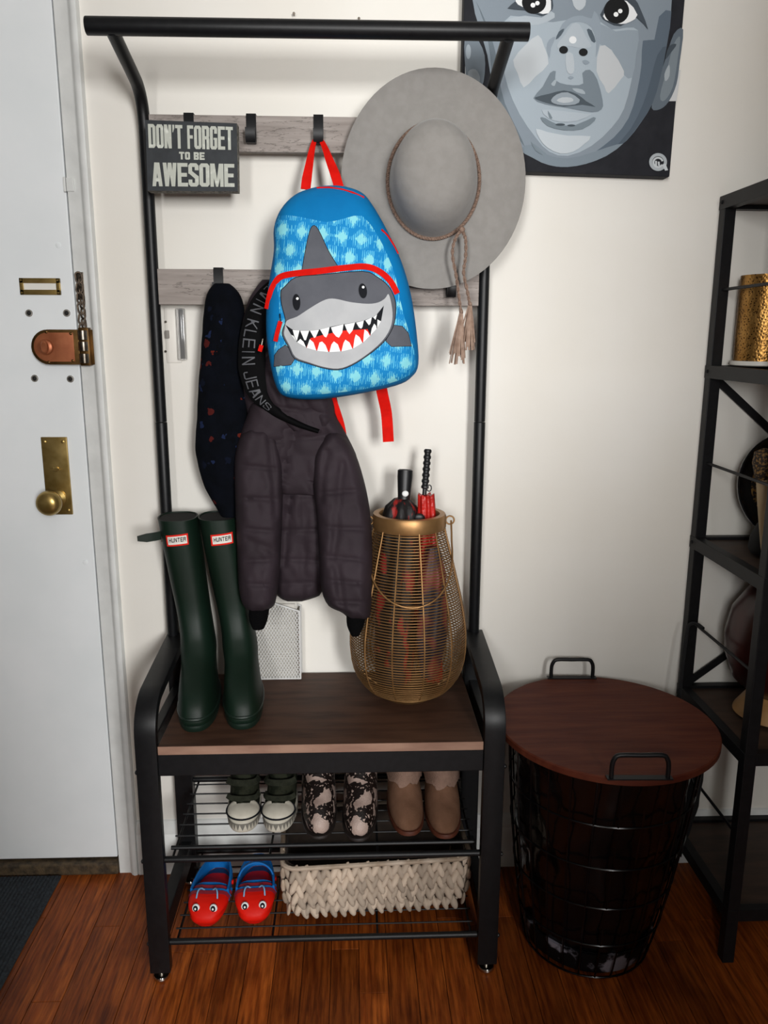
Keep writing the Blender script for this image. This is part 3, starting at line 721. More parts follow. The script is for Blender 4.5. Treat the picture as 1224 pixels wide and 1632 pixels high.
obj('cord_knot', G().ball(hp(736, 366, -.137), .0062, 10, 6), m_cord, hat)
cords = [[hp(736, 366, -.138), hp(726, 380, -.136), hp(721, 405, -.135), hp(727, 440, -.134), hp(731, 470, -.133), hp(735, 500, -.132)],
         [hp(736, 366, -.138), hp(742, 382, -.136), hp(742, 410, -.135), hp(739, 435, -.134), hp(745, 465, -.133), hp(749, 488, -.132)]]
for ci, cpath in enumerate(cords):
    cd = obj('hanging_cord', braid(cpath, .0030), m_cord, hat)
    e = cpath[-1]; rr = random.Random(ci + 4); g = G()
    for k_ in range(22):
        a_ = 2 * pi * k_ / 22; sp_ = rr.uniform(.4, 1.0); L_ = rr.uniform(.072, .098) * (1 if ci == 0 else .85)
        d_ = Vector((cos(a_) * .019 * sp_ - .005, sin(a_) * .008, -L_))
        g.strip([e + Vector((cos(a_) * .0018, sin(a_) * .0018, .004)), e + d_ * .45 + Vector((cos(a_) * .002, 0, 0)), e + d_], (cos(a_ + 1.2), sin(a_ + 1.2), 0), .0034, .0012)
    obj('tassel', g, mat('tassel_suede', '#8d7464', '#a58d7d', scale=90, rough=0.9), cd, kind='stuff')
    obj('tassel_knot', G().ball(e + Vector((0, 0, .003)), (.004, .004, .006), 10, 6), m_cord, cd)

# ================================================================== coats
def cloth_loft(rows, Yc, depth, seams=(), pinch=0.10, sw=7.0, wr=0.0035, n=44, step=5.0, seed=0.0, sq=0.85):
    """soft hanging form: rows are (pixel row, left, right); depth is the half thickness; seams are pinched rows"""
    T1 = [(r[0], r[1]) for r in rows]; T2 = [(r[0], r[2]) for r in rows]; TD = depth if isinstance(depth, list) else [(0, depth)]
    sm = lambda T, y: (interp(T, y - 6) + 2 * interp(T, y) + interp(T, y + 6)) / 4
    R = []; y = rows[0][0]; end = rows[-1][0]; ys = []
    while y < end: ys.append(y); y += step
    ys.append(end)
    for y in ys:
        xl, xr = sm(T1, y), sm(T2, y); d = interp(TD, y)
        q = 1 - pinch * max([math.exp(-((y - s - 5 * sin(seed + s)) / sw) ** 2) for s in seams] + [0])
        a, b = at(xl, y, Yc), at(xr, y, Yc); c = (a + b) / 2; hw = (b.x - a.x) / 2
        ring = []
        for j in range(n):
            t = 2 * pi * j / n; ct, st = cos(t), sin(t)
            xx = hw * (1 - (1 - q) * .35) * math.copysign(abs(ct) ** sq, ct); yy = d * q * math.copysign(abs(st) ** sq, st)
            p = Vector((c.x + xx, c.y + yy, c.z))
            w = noise.noise(Vector((p.x * 22 + seed, p.y * 22, p.z * 16))) + .6 * noise.noise(Vector((p.x * 55, p.y * 40 + seed, p.z * 30)))
            f = Vector((ct * .4, st, 0)); ring.append(p + f * w * wr)
        R.append(ring)
    return G().rings(R)
m_puff = mat('puffer_nylon', '#332a30', '#2b2328', scale=8, rough=0.72, bump=0.18, bscale=26, stretch=(1, 1, 1.8), spec=.18)
m_knit = mat('black_knit', '#060607', spec=.08, rough=0.95, bump=0.3, bscale=400)
m_navy = None
def navy_print():
    m = mat('navy_print_cloth', '#05070c', '#080b13', scale=30, spec=.08, rough=0.9, bump=0.25, bscale=40); nt = m.node_tree; N = nt.nodes; L = nt.links
    b = N['Principled BSDF']; src = b.inputs['Base Color'].links[0].from_socket
    tc = N.new('ShaderNodeTexCoord'); vo = N.new('ShaderNodeTexVoronoi'); vo.inputs['Scale'].default_value = 42.0
    nz = N.new('ShaderNodeTexNoise'); nz.inputs['Scale'].default_value = 90; mx = N.new('ShaderNodeVectorMath'); mx.operation = 'MULTIPLY_ADD'
    mx.inputs[1].default_value = (.02, .02, .02); L.new(tc.outputs['Object'], nz.inputs['Vector']); L.new(nz.outputs['Color'], mx.inputs[0]); L.new(tc.outputs['Object'], mx.inputs[2]); L.new(mx.outputs[0], vo.inputs['Vector'])
    lt = N.new('ShaderNodeMath'); lt.operation = 'LESS_THAN'; lt.inputs[1].default_value = 0.27; L.new(vo.outputs['Distance'], lt.inputs[0])
    sp = N.new('ShaderNodeSeparateColor'); L.new(vo.outputs['Color'], sp.inputs[0])
    cr = N.new('ShaderNodeValToRGB'); cr.color_ramp.interpolation = 'CONSTANT'; e = cr.color_ramp.elements
    e[0].color = lin('#05070c'); e[1].position = .40; e[1].color = lin('#4a1a18')
    for p_, c_ in ((.58, '#1a2440'), (.74, '#8a7350'), (.80, '#0d1220'), (.92, '#5a1f16')): q = e.new(p_); q.color = lin(c_)
    L.new(sp.outputs[0], cr.inputs[0]); mm = N.new('ShaderNodeMix'); mm.data_type = 'RGBA'
    L.new(lt.outputs[0], mm.inputs[0]); L.new(src, mm.inputs[6]); L.new(cr.outputs[0], mm.inputs[7]); L.new(mm.outputs[2], b.inputs['Base Color'])
    return m
m_navy = navy_print()
nv = thing('navy_jacket', 'dark navy printed child jacket on lower hook board above the rain boots', 'jacket', at(365, 835, -0.085))
obj('jacket_body', cloth_loft([(452, 344, 362), (457, 335, 373), (470, 329, 383), (490, 326, 389), (540, 321, 393), (600, 318, 396), (660, 314, 396), (715, 312, 392), (745, 317, 388), (775, 327, 385), (805, 343, 384), (830, 358, 382), (838, 366, 378)], -0.094, [(450, .010), (470, .028), (560, .033), (720, .036), (838, .02)], wr=.004, seed=2.0), m_navy, nv, angle=80)
obj('jacket_fold', cloth_loft([(500, 372, 392), (560, 368, 396), (640, 366, 402), (720, 364, 402), (790, 372, 400), (835, 374, 392)], -0.082, .024, wr=.003, seed=4.2), m_navy, nv, angle=80)

pj = thing('puffer_jacket', 'grey quilted child puffer jacket with black hood band hanging behind backpack', 'jacket', at(480, 960, -0.12))
def sheet_panel(out, Yc, depth, seams, seed, wr=.006, creases=(), n=5.0, edge=22.0, pinch=.005, fwd=0.0):
    """padded garment panel: outline in the photograph's rows and columns, puffed between its edges, with stitched seams"""
    O = [Vector((a, b)) for a, b in out]; m_ = len(O)
    def xs(y):
        c = []
        for i in range(m_):
            a, b = O[i], O[(i + 1) % m_]
            if (a.y <= y < b.y) or (b.y <= y < a.y): c.append(a.x + (b.x - a.x) * (y - a.y) / (b.y - a.y))
        return (min(c), max(c)) if len(c) > 1 else None
    y0, y1 = min(p.y for p in O), max(p.y for p in O); rows = []; y = y0 + .6
    while y < y1 - .5:
        q = xs(y)
        if q: rows.append((y, q[0], q[1]))
        y += 3.0
    K = 34; F_ = []; B_ = []
    for y, xl, xr in rows:
        fr_, bk_ = [], []
        for j in range(K + 1):
            u = -cos(pi * j / K) * .5 + .5; px = xl + (xr - xl) * u
            dx = min(px - xl, xr - px); dy = min(y - y0, y1 - y); d = min(dx, dy * 1.4)
            t = min(d / edge, 1.0); th = depth * sqrt(max(0, 1 - (1 - t) ** 2))
            w = noise.noise(Vector((px * .035, seed, y * .022))) + .55 * noise.noise(Vector((px * .09, seed + 3, y * .055)))
            sm = 0
            for s0, sl in seams:
                dd = y - (s0 + sl * (px - (xl + xr) / 2)); sm = max(sm, math.exp(-(dd / 3.2) ** 2)); w += .18 * math.exp(-((abs(dd) - 14) / 9) ** 2)
            cr2 = 0
            for (ax_, ay_), (bx_, by_), dep in creases:
                A, B, Pq = Vector((ax_, ay_)), Vector((bx_, by_)), Vector((px, y)); tt = min(1, max(0, (Pq - A).dot(B - A) / (B - A).length_squared)); dd = (Pq - A.lerp(B, tt)).length
                cr2 = max(cr2, dep * math.exp(-(dd / 6.0) ** 2))
            Yo = Yc - fwd * (y - y0) / (y1 - y0); Y = Yo - th - (w * wr - sm * pinch - cr2) * min(1, t * 1.5)
            fr_.append(at(px, y, Y)); bk_.append(at(px, y, Yo + th * .35 + .001))
        F_.append(fr_); B_.append(bk_)
    g = G(); g.rings([f + b[::-1] for f, b in zip(F_, B_)]); return g
S_ = lambda pts, k=3: [(v.x, v.y) for v in smooth_closed([Vector((a, b, 0)) for a, b in pts], k)]
obj('jacket_body', sheet_panel(S_([(400, 690), (440, 672), (500, 672), (540, 690), (560, 715), (556, 760), (545, 830), (530, 900), (512, 945), (500, 953), (470, 960), (446, 953), (438, 930), (432, 850), (415, 770), (398, 730)]), -0.098, .050, ((735, .05), (790, .03), (845, -.03), (893, .04), (930, 0)), 1.3, wr=.007, creases=(((470, 690), (452, 900), .012), ((486, 720), (482, 950), .007), ((520, 700), (500, 800), .010))), m_puff, pj, angle=80)
obj('sleeve', sheet_panel(S_([(392, 686), (415, 680), (438, 692), (450, 720), (452, 780), (449, 850), (446, 910), (441, 950), (434, 968), (410, 977), (390, 968), (381, 940), (378, 880), (375, 800), (374, 735), (380, 702)]), -0.112, .052, ((745, .10), (795, .04), (845, .08), (893, -.05), (932, .06)), 0.2, wr=.005, creases=(((430, 700), (440, 820), .008), ((395, 860), (440, 880), .004)), fwd=.050), m_puff, pj, angle=80)
obj('sleeve', sheet_panel(S_([(512, 700), (528, 686), (548, 694), (566, 722), (580, 765), (589, 810), (593, 860), (593, 920), (592, 968), (586, 986), (560, 988), (545, 976), (524, 966), (512, 938), (508, 880), (504, 820), (498, 765), (500, 725)]), -0.114, .056, ((784, -.10), (842, .06), (890, .10), (928, .10), (960, .05)), 3.4, wr=.005, creases=(((520, 720), (510, 800), .008), ((545, 740), (530, 900), .006), ((536, 900), (548, 975), .006)), fwd=.085), m_puff, pj, angle=80)
obj('yoke', sheet_panel(S_([(404, 640), (450, 650), (520, 640), (538, 668), (556, 700), (570, 735), (560, 768), (530, 780), (508, 800), (492, 775), (470, 765), (448, 790), (430, 775), (395, 765), (376, 735), (382, 695), (394, 662)]), -0.106, .050, ((700, -.10),), 9.3, wr=.007, creases=(((470, 680), (440, 790), .014), ((460, 690), (505, 790), .012), ((520, 690), (548, 760), .006)), edge=26), m_puff, pj, angle=80)
obj('cuff', cloth_loft([(964, 398, 430), (980, 396, 428), (992, 398, 426), (999, 404, 421)], -0.175, .020, wr=.001), m_knit, pj, angle=80, label='black knit cuff')
obj('cuff', cloth_loft([(976, 552, 584), (992, 552, 581), (1002, 554, 578), (1009, 560, 572)], -0.212, .020, wr=.001), m_knit, pj, angle=80, label='black knit cuff')
hood = obj('hood', cloth_loft([(446, 420, 440), (452, 412, 458), (475, 397, 480), (520, 383, 500), (560, 379, 520), (600, 381, 530), (640, 390, 538), (675, 398, 540), (700, 410, 520), (712, 430, 500)], -0.095, [(446, .008), (480, .030), (560, .036), (640, .045), (712, .03)], (), wr=.006, seed=5.5), m_puff, pj, angle=80)
obj('hood_lining', sheet_panel(S_([(430, 560), (470, 570), (515, 600), (530, 640), (532, 680), (505, 698), (470, 690), (440, 668), (420, 635), (418, 595)]), -0.120, .040, ((655, .15),), 7.1, wr=.007, creases=(((430, 600), (480, 690), .008), ((470, 620), (520, 690), .006))), m_puff, pj, angle=80)
bp_ = [Vector(v) for v in ((438, 455), (424, 474), (411, 502), (403, 535), (401, 570), (404, 600), (413, 628), (432, 650), (458, 668), (485, 680), (508, 688))]
bps = smooth_open([Vector((a.x, a.y, 0)) for a in bp_], 5); nb = len(bps)
def band_w(t): return interp([(0, 24), (.15, 38), (.45, 44), (.56, 38), (.68, 20), (.8, 11), (1.0, 6)], t)
def band_pt(t, v, l=0.0):                    # t along the band, v across it, in photograph rows lifted onto the hood
    f = max(t, 0.0) * (nb - 1); i = min(int(f), nb - 2); p = bps[i].lerp(bps[i + 1], f - i)
    tg = (bps[min(i + 2, nb - 1)] - bps[max(i - 1, 0)]).normalized(); nn = Vector((tg.y, -tg.x, 0))
    q = p + nn * v * band_w(t); Y = interp([(0, -.118), (.3, -.134), (.6, -.150), (1, -.168)], t) - .006 * (1 - 4 * v * v)
    return at(q.x, q.y, Y - l)
g = G(); R = []
for i in range(41):
    t = i / 40; R.append([band_pt(t, v) for v in (-.5, -.3, -.1, .1, .3, .5)] + [band_pt(t, v) + Vector((0, .012, 0)) for v in (.5, 0, -.5)])
g.rings(R)
band = obj('hood_band', g, mat('band_black', '#060607', spec=.1, rough=.8), pj, angle=60, label='black band along hood edge with grey lettering')
decal('lettering', [(mat('band_letters', '#4e4f54', rough=.6), write('CALVIN KLEIN JEANS', -.06, .70, -.36, .12, gap=.22, v=.16, h=.10))], lambda u, v, l: band_pt(u, v, l + .0008), band, lift=0, base=.0005, step=.05)

# ================================================================== portrait on canvas
pt = thing('canvas_painting', 'grey blue painted portrait of a baby face on unframed canvas, upper right', 'painting', (0.42, -0.02, 1.56))
PY = -0.034
PC = [Vector((0.2135, PY, 2.075)), Vector((0.6365, PY, 2.083)), Vector((0.6300, PY, 1.5600)), Vector((0.2115, PY, 1.5690))]
g = G(); g.add(PC + [p + Vector((0, .032, 0)) for p in PC], [(0, 1, 2, 3), (7, 6, 5, 4), (0, 4, 5, 1), (1, 5, 6, 2), (2, 6, 7, 3), (3, 7, 4, 0)])
cv = obj('canvas', g, mat('canvas_black', '#202126', '#26272c', scale=40, spec=.2, rough=.75, bump=.1, bscale=700), pt, smooth=False, bevel=.002)
PM = {}
def pc(h):
    if h not in PM:
        c_ = [int(h[i:i + 2], 16) / 255 for i in (1, 3, 5)]; m_ = sum(c_) / 3; c_ = [v + (m_ - v) * .32 for v in c_]
        PM[h] = mat('paint_' + h[1:], c_, rough=.7, spec=.2, bump=.05, bscale=500)
    return PM[h]
PQ = lambda pts: [(740 + x * .29412, y * .29412) for x, y in pts]
def ps(pts, k=3): return smooth_closed([Vector((a, b, 0)) for a, b in PQ(pts)], k)
pe = lambda *a, **k: PQ(ell(*a, **k))
PL = [
 ('#c9cccd', [PQ([(1098, 380), (1172, 380), (1150, 548), (1098, 548)]), PQ([(4, 360), (60, 360), (60, 492), (4, 492)])]),
 ('#6c7b88', [ps([(3, 205), (60, 200), (110, 300), (105, 440), (75, 486), (40, 482), (14, 440), (6, 380)])]),
 ('#8f9aa3', [ps([(20, 390), (60, 375), (85, 420), (70, 470), (35, 462)])]),
 ('#9aa9b5', [pe(22, 280, 14, 40)]),
 ('#5c6b79', [ps([(1186, 160), (1135, 185), (1090, 320), (1040, 470), (1015, 585), (1060, 592), (1108, 550), (1150, 455), (1168, 330)])]),
 ('#76858f', [ps([(1170, 200), (1135, 240), (1100, 370), (1060, 520), (1085, 545), (1130, 470), (1155, 330)])]),
 ('#9ca8b0', [ps([(1110, 350), (1085, 400), (1090, 440), (1112, 410)])]),
 ('#3f4c58', [ps([(1150, 240), (1110, 250), (1090, 320), (1120, 285)])]),
 ('#7f8f9d', [ps([(40, -560), (30, -300), (45, 0), (75, 130), (125, 300), (150, 480), (165, 580), (220, 680), (290, 780), (375, 858), (460, 895), (540, 905), (640, 892), (760, 850), (880, 762), (960, 660), (1020, 560), (1060, 420), (1090, 280), (1118, 100), (1130, -200), (1120, -560)], 2)]),
 ('#56687a', [ps([(1122, 60), (1095, 260), (1062, 420), (1020, 560), (960, 660), (880, 762), (760, 850), (640, 890), (700, 830), (810, 745), (890, 640), (935, 500), (960, 350), (968, 220), (1030, 215), (1055, 90)], 2)]),
 ('#4a5b6c', [ps([(1095, 250), (1062, 420), (1020, 560), (950, 670), (870, 770), (800, 820), (900, 700), (970, 560), (1010, 430), (1045, 300)], 2)]),
 ('#63737f', [ps([(60, 0), (110, 130), (140, 300), (160, 470), (240, 660), (330, 800), (280, 690), (220, 560), (190, 430), (180, 330), (130, 150)], 2)]),
 ('#9fb0bd', [ps([(205, 320), (235, 470), (300, 620), (390, 750), (460, 822), (560, 845), (690, 790), (800, 690), (865, 590), (905, 440), (932, 290), (942, 165), (880, 150), (800, 160), (740, 120), (620, 100), (480, 120), (380, 110), (250, 85), (190, 180)], 2)]),
 ('#7688969'[:7], [ps([(300, 810), (380, 860), (480, 898), (560, 905), (660, 888), (770, 845), (860, 778), (770, 800), (680, 830), (560, 858), (450, 838), (380, 780)], 2)]),
 ('#8a9ba9', [ps([(735, 130), (820, 170), (942, 165), (932, 290), (910, 420), (860, 400), (800, 270), (735, 240)], 2)]),
 ('#bcc5cb', [ps([(265, 325), (330, 245), (400, 190), (432, 250), (456, 345), (385, 415), (322, 474), (290, 400)], 2)]),
 ('#bcc2c6', [ps([(735, 250), (795, 270), (865, 385), (848, 430), (782, 506), (758, 465), (716, 385)], 2)]),
 ('#a9b7c2', [ps([(235, 105), (330, 85), (420, 95), (470, 60), (490, 95), (400, 135), (300, 130)], 2)]),
 ('#b4bfc7', [ps([(585, -30), (620, -60), (655, -20), (655, 30), (622, 58), (592, 30)], 2)]),
 ('#8b9cab', [ps([(505, 215), (520, 150), (545, 115), (590, 90), (640, 85), (690, 100), (704, 58), (735, 110), (742, 190), (728, 260), (712, 310), (715, 230), (690, 150), (640, 120), (580, 125), (540, 170)], 2), ps([(462, 318), (445, 260), (460, 215), (495, 200), (470, 260)], 2)]),
 ('#aab8c3', [ps([(545, 190), (585, 130), (625, 132), (660, 200), (690, 250), (650, 262), (600, 255), (550, 250), (505, 262), (510, 230)], 2)]),
 ('#4d5e6c', [ps([(495, 215), (512, 172), (542, 155), (525, 190)], 2), ps([(664, 160), (690, 165), (712, 225), (690, 222)], 2)]),
 ('#e2e6e8', [pe(588, 216, 20)]), ('#17191c', [pe(538, 270, 24, 21), pe(645, 283, 24, 21)]),
 ('#b1bdc6', [ps([(550, 292), (588, 292), (596, 380), (576, 402), (554, 380)], 2)]),
 ('#8798a7', [ps([(640, 330), (660, 325), (680, 340), (655, 350)], 2), ps([(562, 420), (576, 412), (594, 420), (576, 430)], 2)]),
 ('#71828f', [ps([(375, 532), (425, 470), (465, 395), (496, 386), (492, 425), (520, 450), (590, 462), (645, 452), (640, 395), (680, 378), (720, 430), (750, 545), (744, 592), (690, 608), (560, 585), (440, 565)], 2)]),
 ('#9dacb7', [ps([(470, 455), (500, 425), (490, 465)], 2), ps([(585, 478), (640, 485), (655, 510), (610, 500)], 2)]),
 ('#46545f', [ps([(382, 528), (460, 508), (540, 490), (612, 510), (660, 548), (712, 580), (640, 568), (540, 578), (460, 562), (405, 545)], 2)]),
 ('#8e9da9', [ps([(470, 542), (500, 512), (560, 500), (626, 540), (600, 566), (530, 570), (485, 560)], 2)]), ('#b3bdc4', [ps([(500, 545), (530, 528), (580, 530), (590, 548), (540, 558)], 2)]),
 ('#a9b8c4', [ps([(420, 595), (520, 600), (650, 615), (690, 620), (610, 655), (520, 660), (455, 640)], 2)]),
 ('#71838f', [ps([(412, 638), (440, 640), (500, 672), (600, 678), (700, 634), (706, 655), (640, 700), (540, 706), (450, 682)], 2), ps([(452, 598), (478, 640), (460, 640)], 2), ps([(362, 768), (390, 800), (425, 838), (385, 815)], 2)]),
 ('#414e59', [pe(520, 675, 26, 7), pe(580, 680, 22, 6)]),
 ('#bac6ce', [ps([(388, 698), (450, 715), (560, 735), (685, 738), (645, 785), (590, 822), (520, 832), (450, 800), (410, 755)], 2)]),
 ('#3f4b57', [ps([(235, 45), (285, 0), (300, -60), (450, -60), (482, 30), (465, 62), (420, 85), (330, 55)], 2), ps([(738, 78), (790, 0), (850, -40), (920, -10), (955, 50), (996, 160), (935, 95), (850, 140), (780, 120)], 2)]),
 ('#e6e9ea', [ps([(278, 8), (300, -40), (445, -40), (470, 52), (425, 76), (320, 40)], 2), ps([(752, 88), (800, 10), (880, 5), (938, 80), (900, 118), (850, 130), (790, 116)], 2)]),
 ('#121315', [pe(378, 12, 66, 62, n=28), pe(825, 58, 68, 70, n=28)]), ('#f2f4f4', [pe(372, 28, 13), pe(396, 17, 12), pe(822, 78, 13), pe(845, 60, 12)]),
 ('#aab4ba', outline_ring(pe(1050, 878, 40, n=28), 5.0)), ('#c3cbcf', outline_ring(pe(1050, 880, 25, n=24)[2:], 3.0, False) + [PQ([(1072, 892), (1090, 885), (1104, 922), (1088, 925)]), PQ([(1034, 872), (1044, 872), (1044, 900), (1034, 900)]), PQ([(1048, 876), (1058, 876), (1060, 898), (1050, 898)])]),
]
decal('painted_portrait', [(pc(h), p) for h, p in PL], lambda u, v, l: at(u, v, PY - l), cv, lift=.00008, base=.0006)
# everything painted stays on the canvas: hair and forehead go on above the picture's edge

# ================================================================== footwear
def slice_pts(s, n=40, e=0.8, dx=0.0):
    z, yb, yf, wb, wf = s[:5]; ox = s[5] if len(s) > 5 else 0.0; out = []
    for j in range(n):
        t = 2 * pi * j / n; u = cos(t); w = wb + (wf - wb) * (u + 1) / 2
        out.append(Vector((ox + w * math.copysign(abs(sin(t)) ** e, sin(t)), (yb + yf) / 2 + (yf - yb) / 2 * u, z)))
    return out
def refine(S, k=3):
    V = [Vector(list(s) + [0.0] * (6 - len(s))) for s in S]; out = []
    P = [V[0] * 2 - V[1]] + V + [V[-1] * 2 - V[-2]]
    for i in range(1, len(P) - 2):
        for j in range(k):
            t = j / k; a, b, c, d = P[i - 1], P[i], P[i + 1], P[i + 2]
            q = 0.5 * ((2 * b) + (c - a) * t + (2 * a - 5 * b + 4 * c - d) * t * t + (3 * b - a - 3 * c + d) * t ** 3)
            q[0] = b[0] + (c[0] - b[0]) * t; out.append(list(q))
    out.append(list(V[-1])); return out
def shoe(S, hollow=0.0, wall=0.003, k=3, e=0.8):
    Q = refine(S, k); R = [slice_pts(s, e=e) for s in Q]
    if hollow:
        top = Q[-1]; z0 = top[0]
        for s in reversed(Q):
            if s[0] < z0 - hollow: break
            R.append(slice_pts([s[0], s[1] - wall, s[2] + wall, s[3] - wall, s[4] - wall, s[5]], e=e))
    return G().rings(R)
def front_y(S, x, z, e=0.8):
    """front surface of a shoe loft at width x and height z"""
    Q = refine(S, 4); T = [(q[0], q) for q in Q]
    for (z0, a), (z1, b) in zip(T, T[1:]):
        if z <= z1: break
    t = min(max((z - z0) / (z1 - z0 + 1e-9), 0), 1); q = [a[i] + (b[i] - a[i]) * t for i in range(6)]
    lo, hi = 0.0, pi / 2
    tgt = abs(x - q[5])
    for _ in range(24):
        m_ = (lo + hi) / 2; w = q[3] + (q[4] - q[3]) * (cos(m_) + 1) / 2
        if w * sin(m_) ** e < tgt: lo = m_
        else: hi = m_
    return (q[1] + q[2]) / 2 + (q[2] - q[1]) / 2 * cos(lo)

# ---- tall green rain boots
m_rub = mat('green_rubber', '#0c2016', '#09190f', scale=8, rough=0.52, spec=.3, bump=0.04, bscale=40)
m_sole = mat('green_sole', '#0d2017', rough=0.5)
m_lining = mat('boot_lining', '#14110f', rough=0.95)
RB0 = [(.012, .028, -.190, .034, .042), (.020, .028, -.192, .034, .043), (.035, .028, -.188, .034, .043), (.052, .027, -.178, .033, .041, -.001), (.070, .026, -.156, .033, .038, -.002), (.090, .027, -.122, .034, .035, -.003), (.112, .029, -.090, .034, .033, -.005), (.142, .032, -.066, .033, .031, -.008),
      (.185, .033, -.054, .033, .031, -.013), (.240, .034, -.054, .034, .033, -.019), (.300, .035, -.057, .0355, .035, -.025), (.350, .035, -.060, .036, .036, -.030), (.386, .035, -.061, .0365, .0365, -.034)]
def rain_boot(strap, lean, fat=1.08):
    RB = [tuple([q[0], q[1], q[2], q[3] * (fat if q[0] > .1 else 1), q[4] * (fat if q[0] > .1 else 1.0), (q[5] if len(q) > 5 else 0) / .034 * lean]) for q in RB0]
    t = thing('rain_boot', 'x', 'boot', (0, 0, 0), 0, 'tall green rain boots on the bench', local=True)
    sh = obj('boot_shaft', shoe(RB, hollow=.03, k=4, e=.68), m_rub, t, angle=60)
    obj('lining', G().rings([slice_pts((q[0] - .002, q[1] - .0034, q[2] + .0034, q[3] - .0034, q[4] - .0034, q[5]), e=.68) for q in refine(RB, 4) if q[0] > .2]), m_lining, sh, angle=60)
    obj('sole', shoe([(0, .029, -.190, .034, .041), (.008, .031, -.194, .036, .0425), (.0135, .031, -.194, .036, .0425)], k=2), m_sole, t, angle=35)
    obj('toe_band', G().tube([p + Vector((0, 0, 0)) for p in slice_pts((.026, .0295, -.1925, .0355, .0418), 48)], .0032, 6, closed=True), m_sole, t)
    mp = lambda u, v, l: Vector((u, front_y(RB, u, v, .68) - l, v))
    lab = [(m_pred, [[(-.054, .334), (-.011, .338), (-.012, .361), (-.055, .357)]]), (mat('label_white', '#e4e0d8', rough=.6), [[(-.051, .3375), (-.0135, .341), (-.0145, .3575), (-.052, .354)]])]
    tx = write('HUNTER', 0, 1, 0, 1, gap=.2, v=.24, h=.2)
    cm = lambda a, b: (-.049 + a * .033, .3425 + a * .003 + b * .009)
    lab.append((m_ink, [[cm(a, b) for a, b in p] for p in tx]))
    lo = decal('label', lab, mp, t, step=.006, lift=.0003, base=.0008, label='white label with red border')
    if strap:
        buc = obj('strap', ribbon([(-.066, -.030, .352), (-.078, -.038, .351), (-.095, -.044, .350), (-.112, -.047, .3495)], [.017, .017, .017, .010], .003, (0, -1, 0)), m_rub, t)
        obj('buckle', G().tube([(-.066, -.036, .340), (-.066, -.036, .364), (-.070, -.014, .364), (-.070, -.014, .340)], .0018, 6, closed=True), m_steel, buc)
        obj('strap_tab', ribbon([(-.066, -.026, .352), (-.0665, -.020, .335), (-.064, -.022, .318)], .016, .003, (-1, -.4, 0)), m_rub, t)
    return t
bt = rain_boot(True, .036); bt.location = (-0.3205, -0.092, ZB + .0005); bt.rotation_euler[2] = radians(4)
bt['label'] = 'tall dark green rain boot with loose side strap, nearer the door'
bt2 = rain_boot(False, .042); bt2.location = (-0.2355, -0.086, ZB + .0005); bt2.rotation_euler[2] = radians(6)
bt2['label'] = 'tall dark green rain boot in front of white mesh magazine holder'

SZ = ZU + .0068
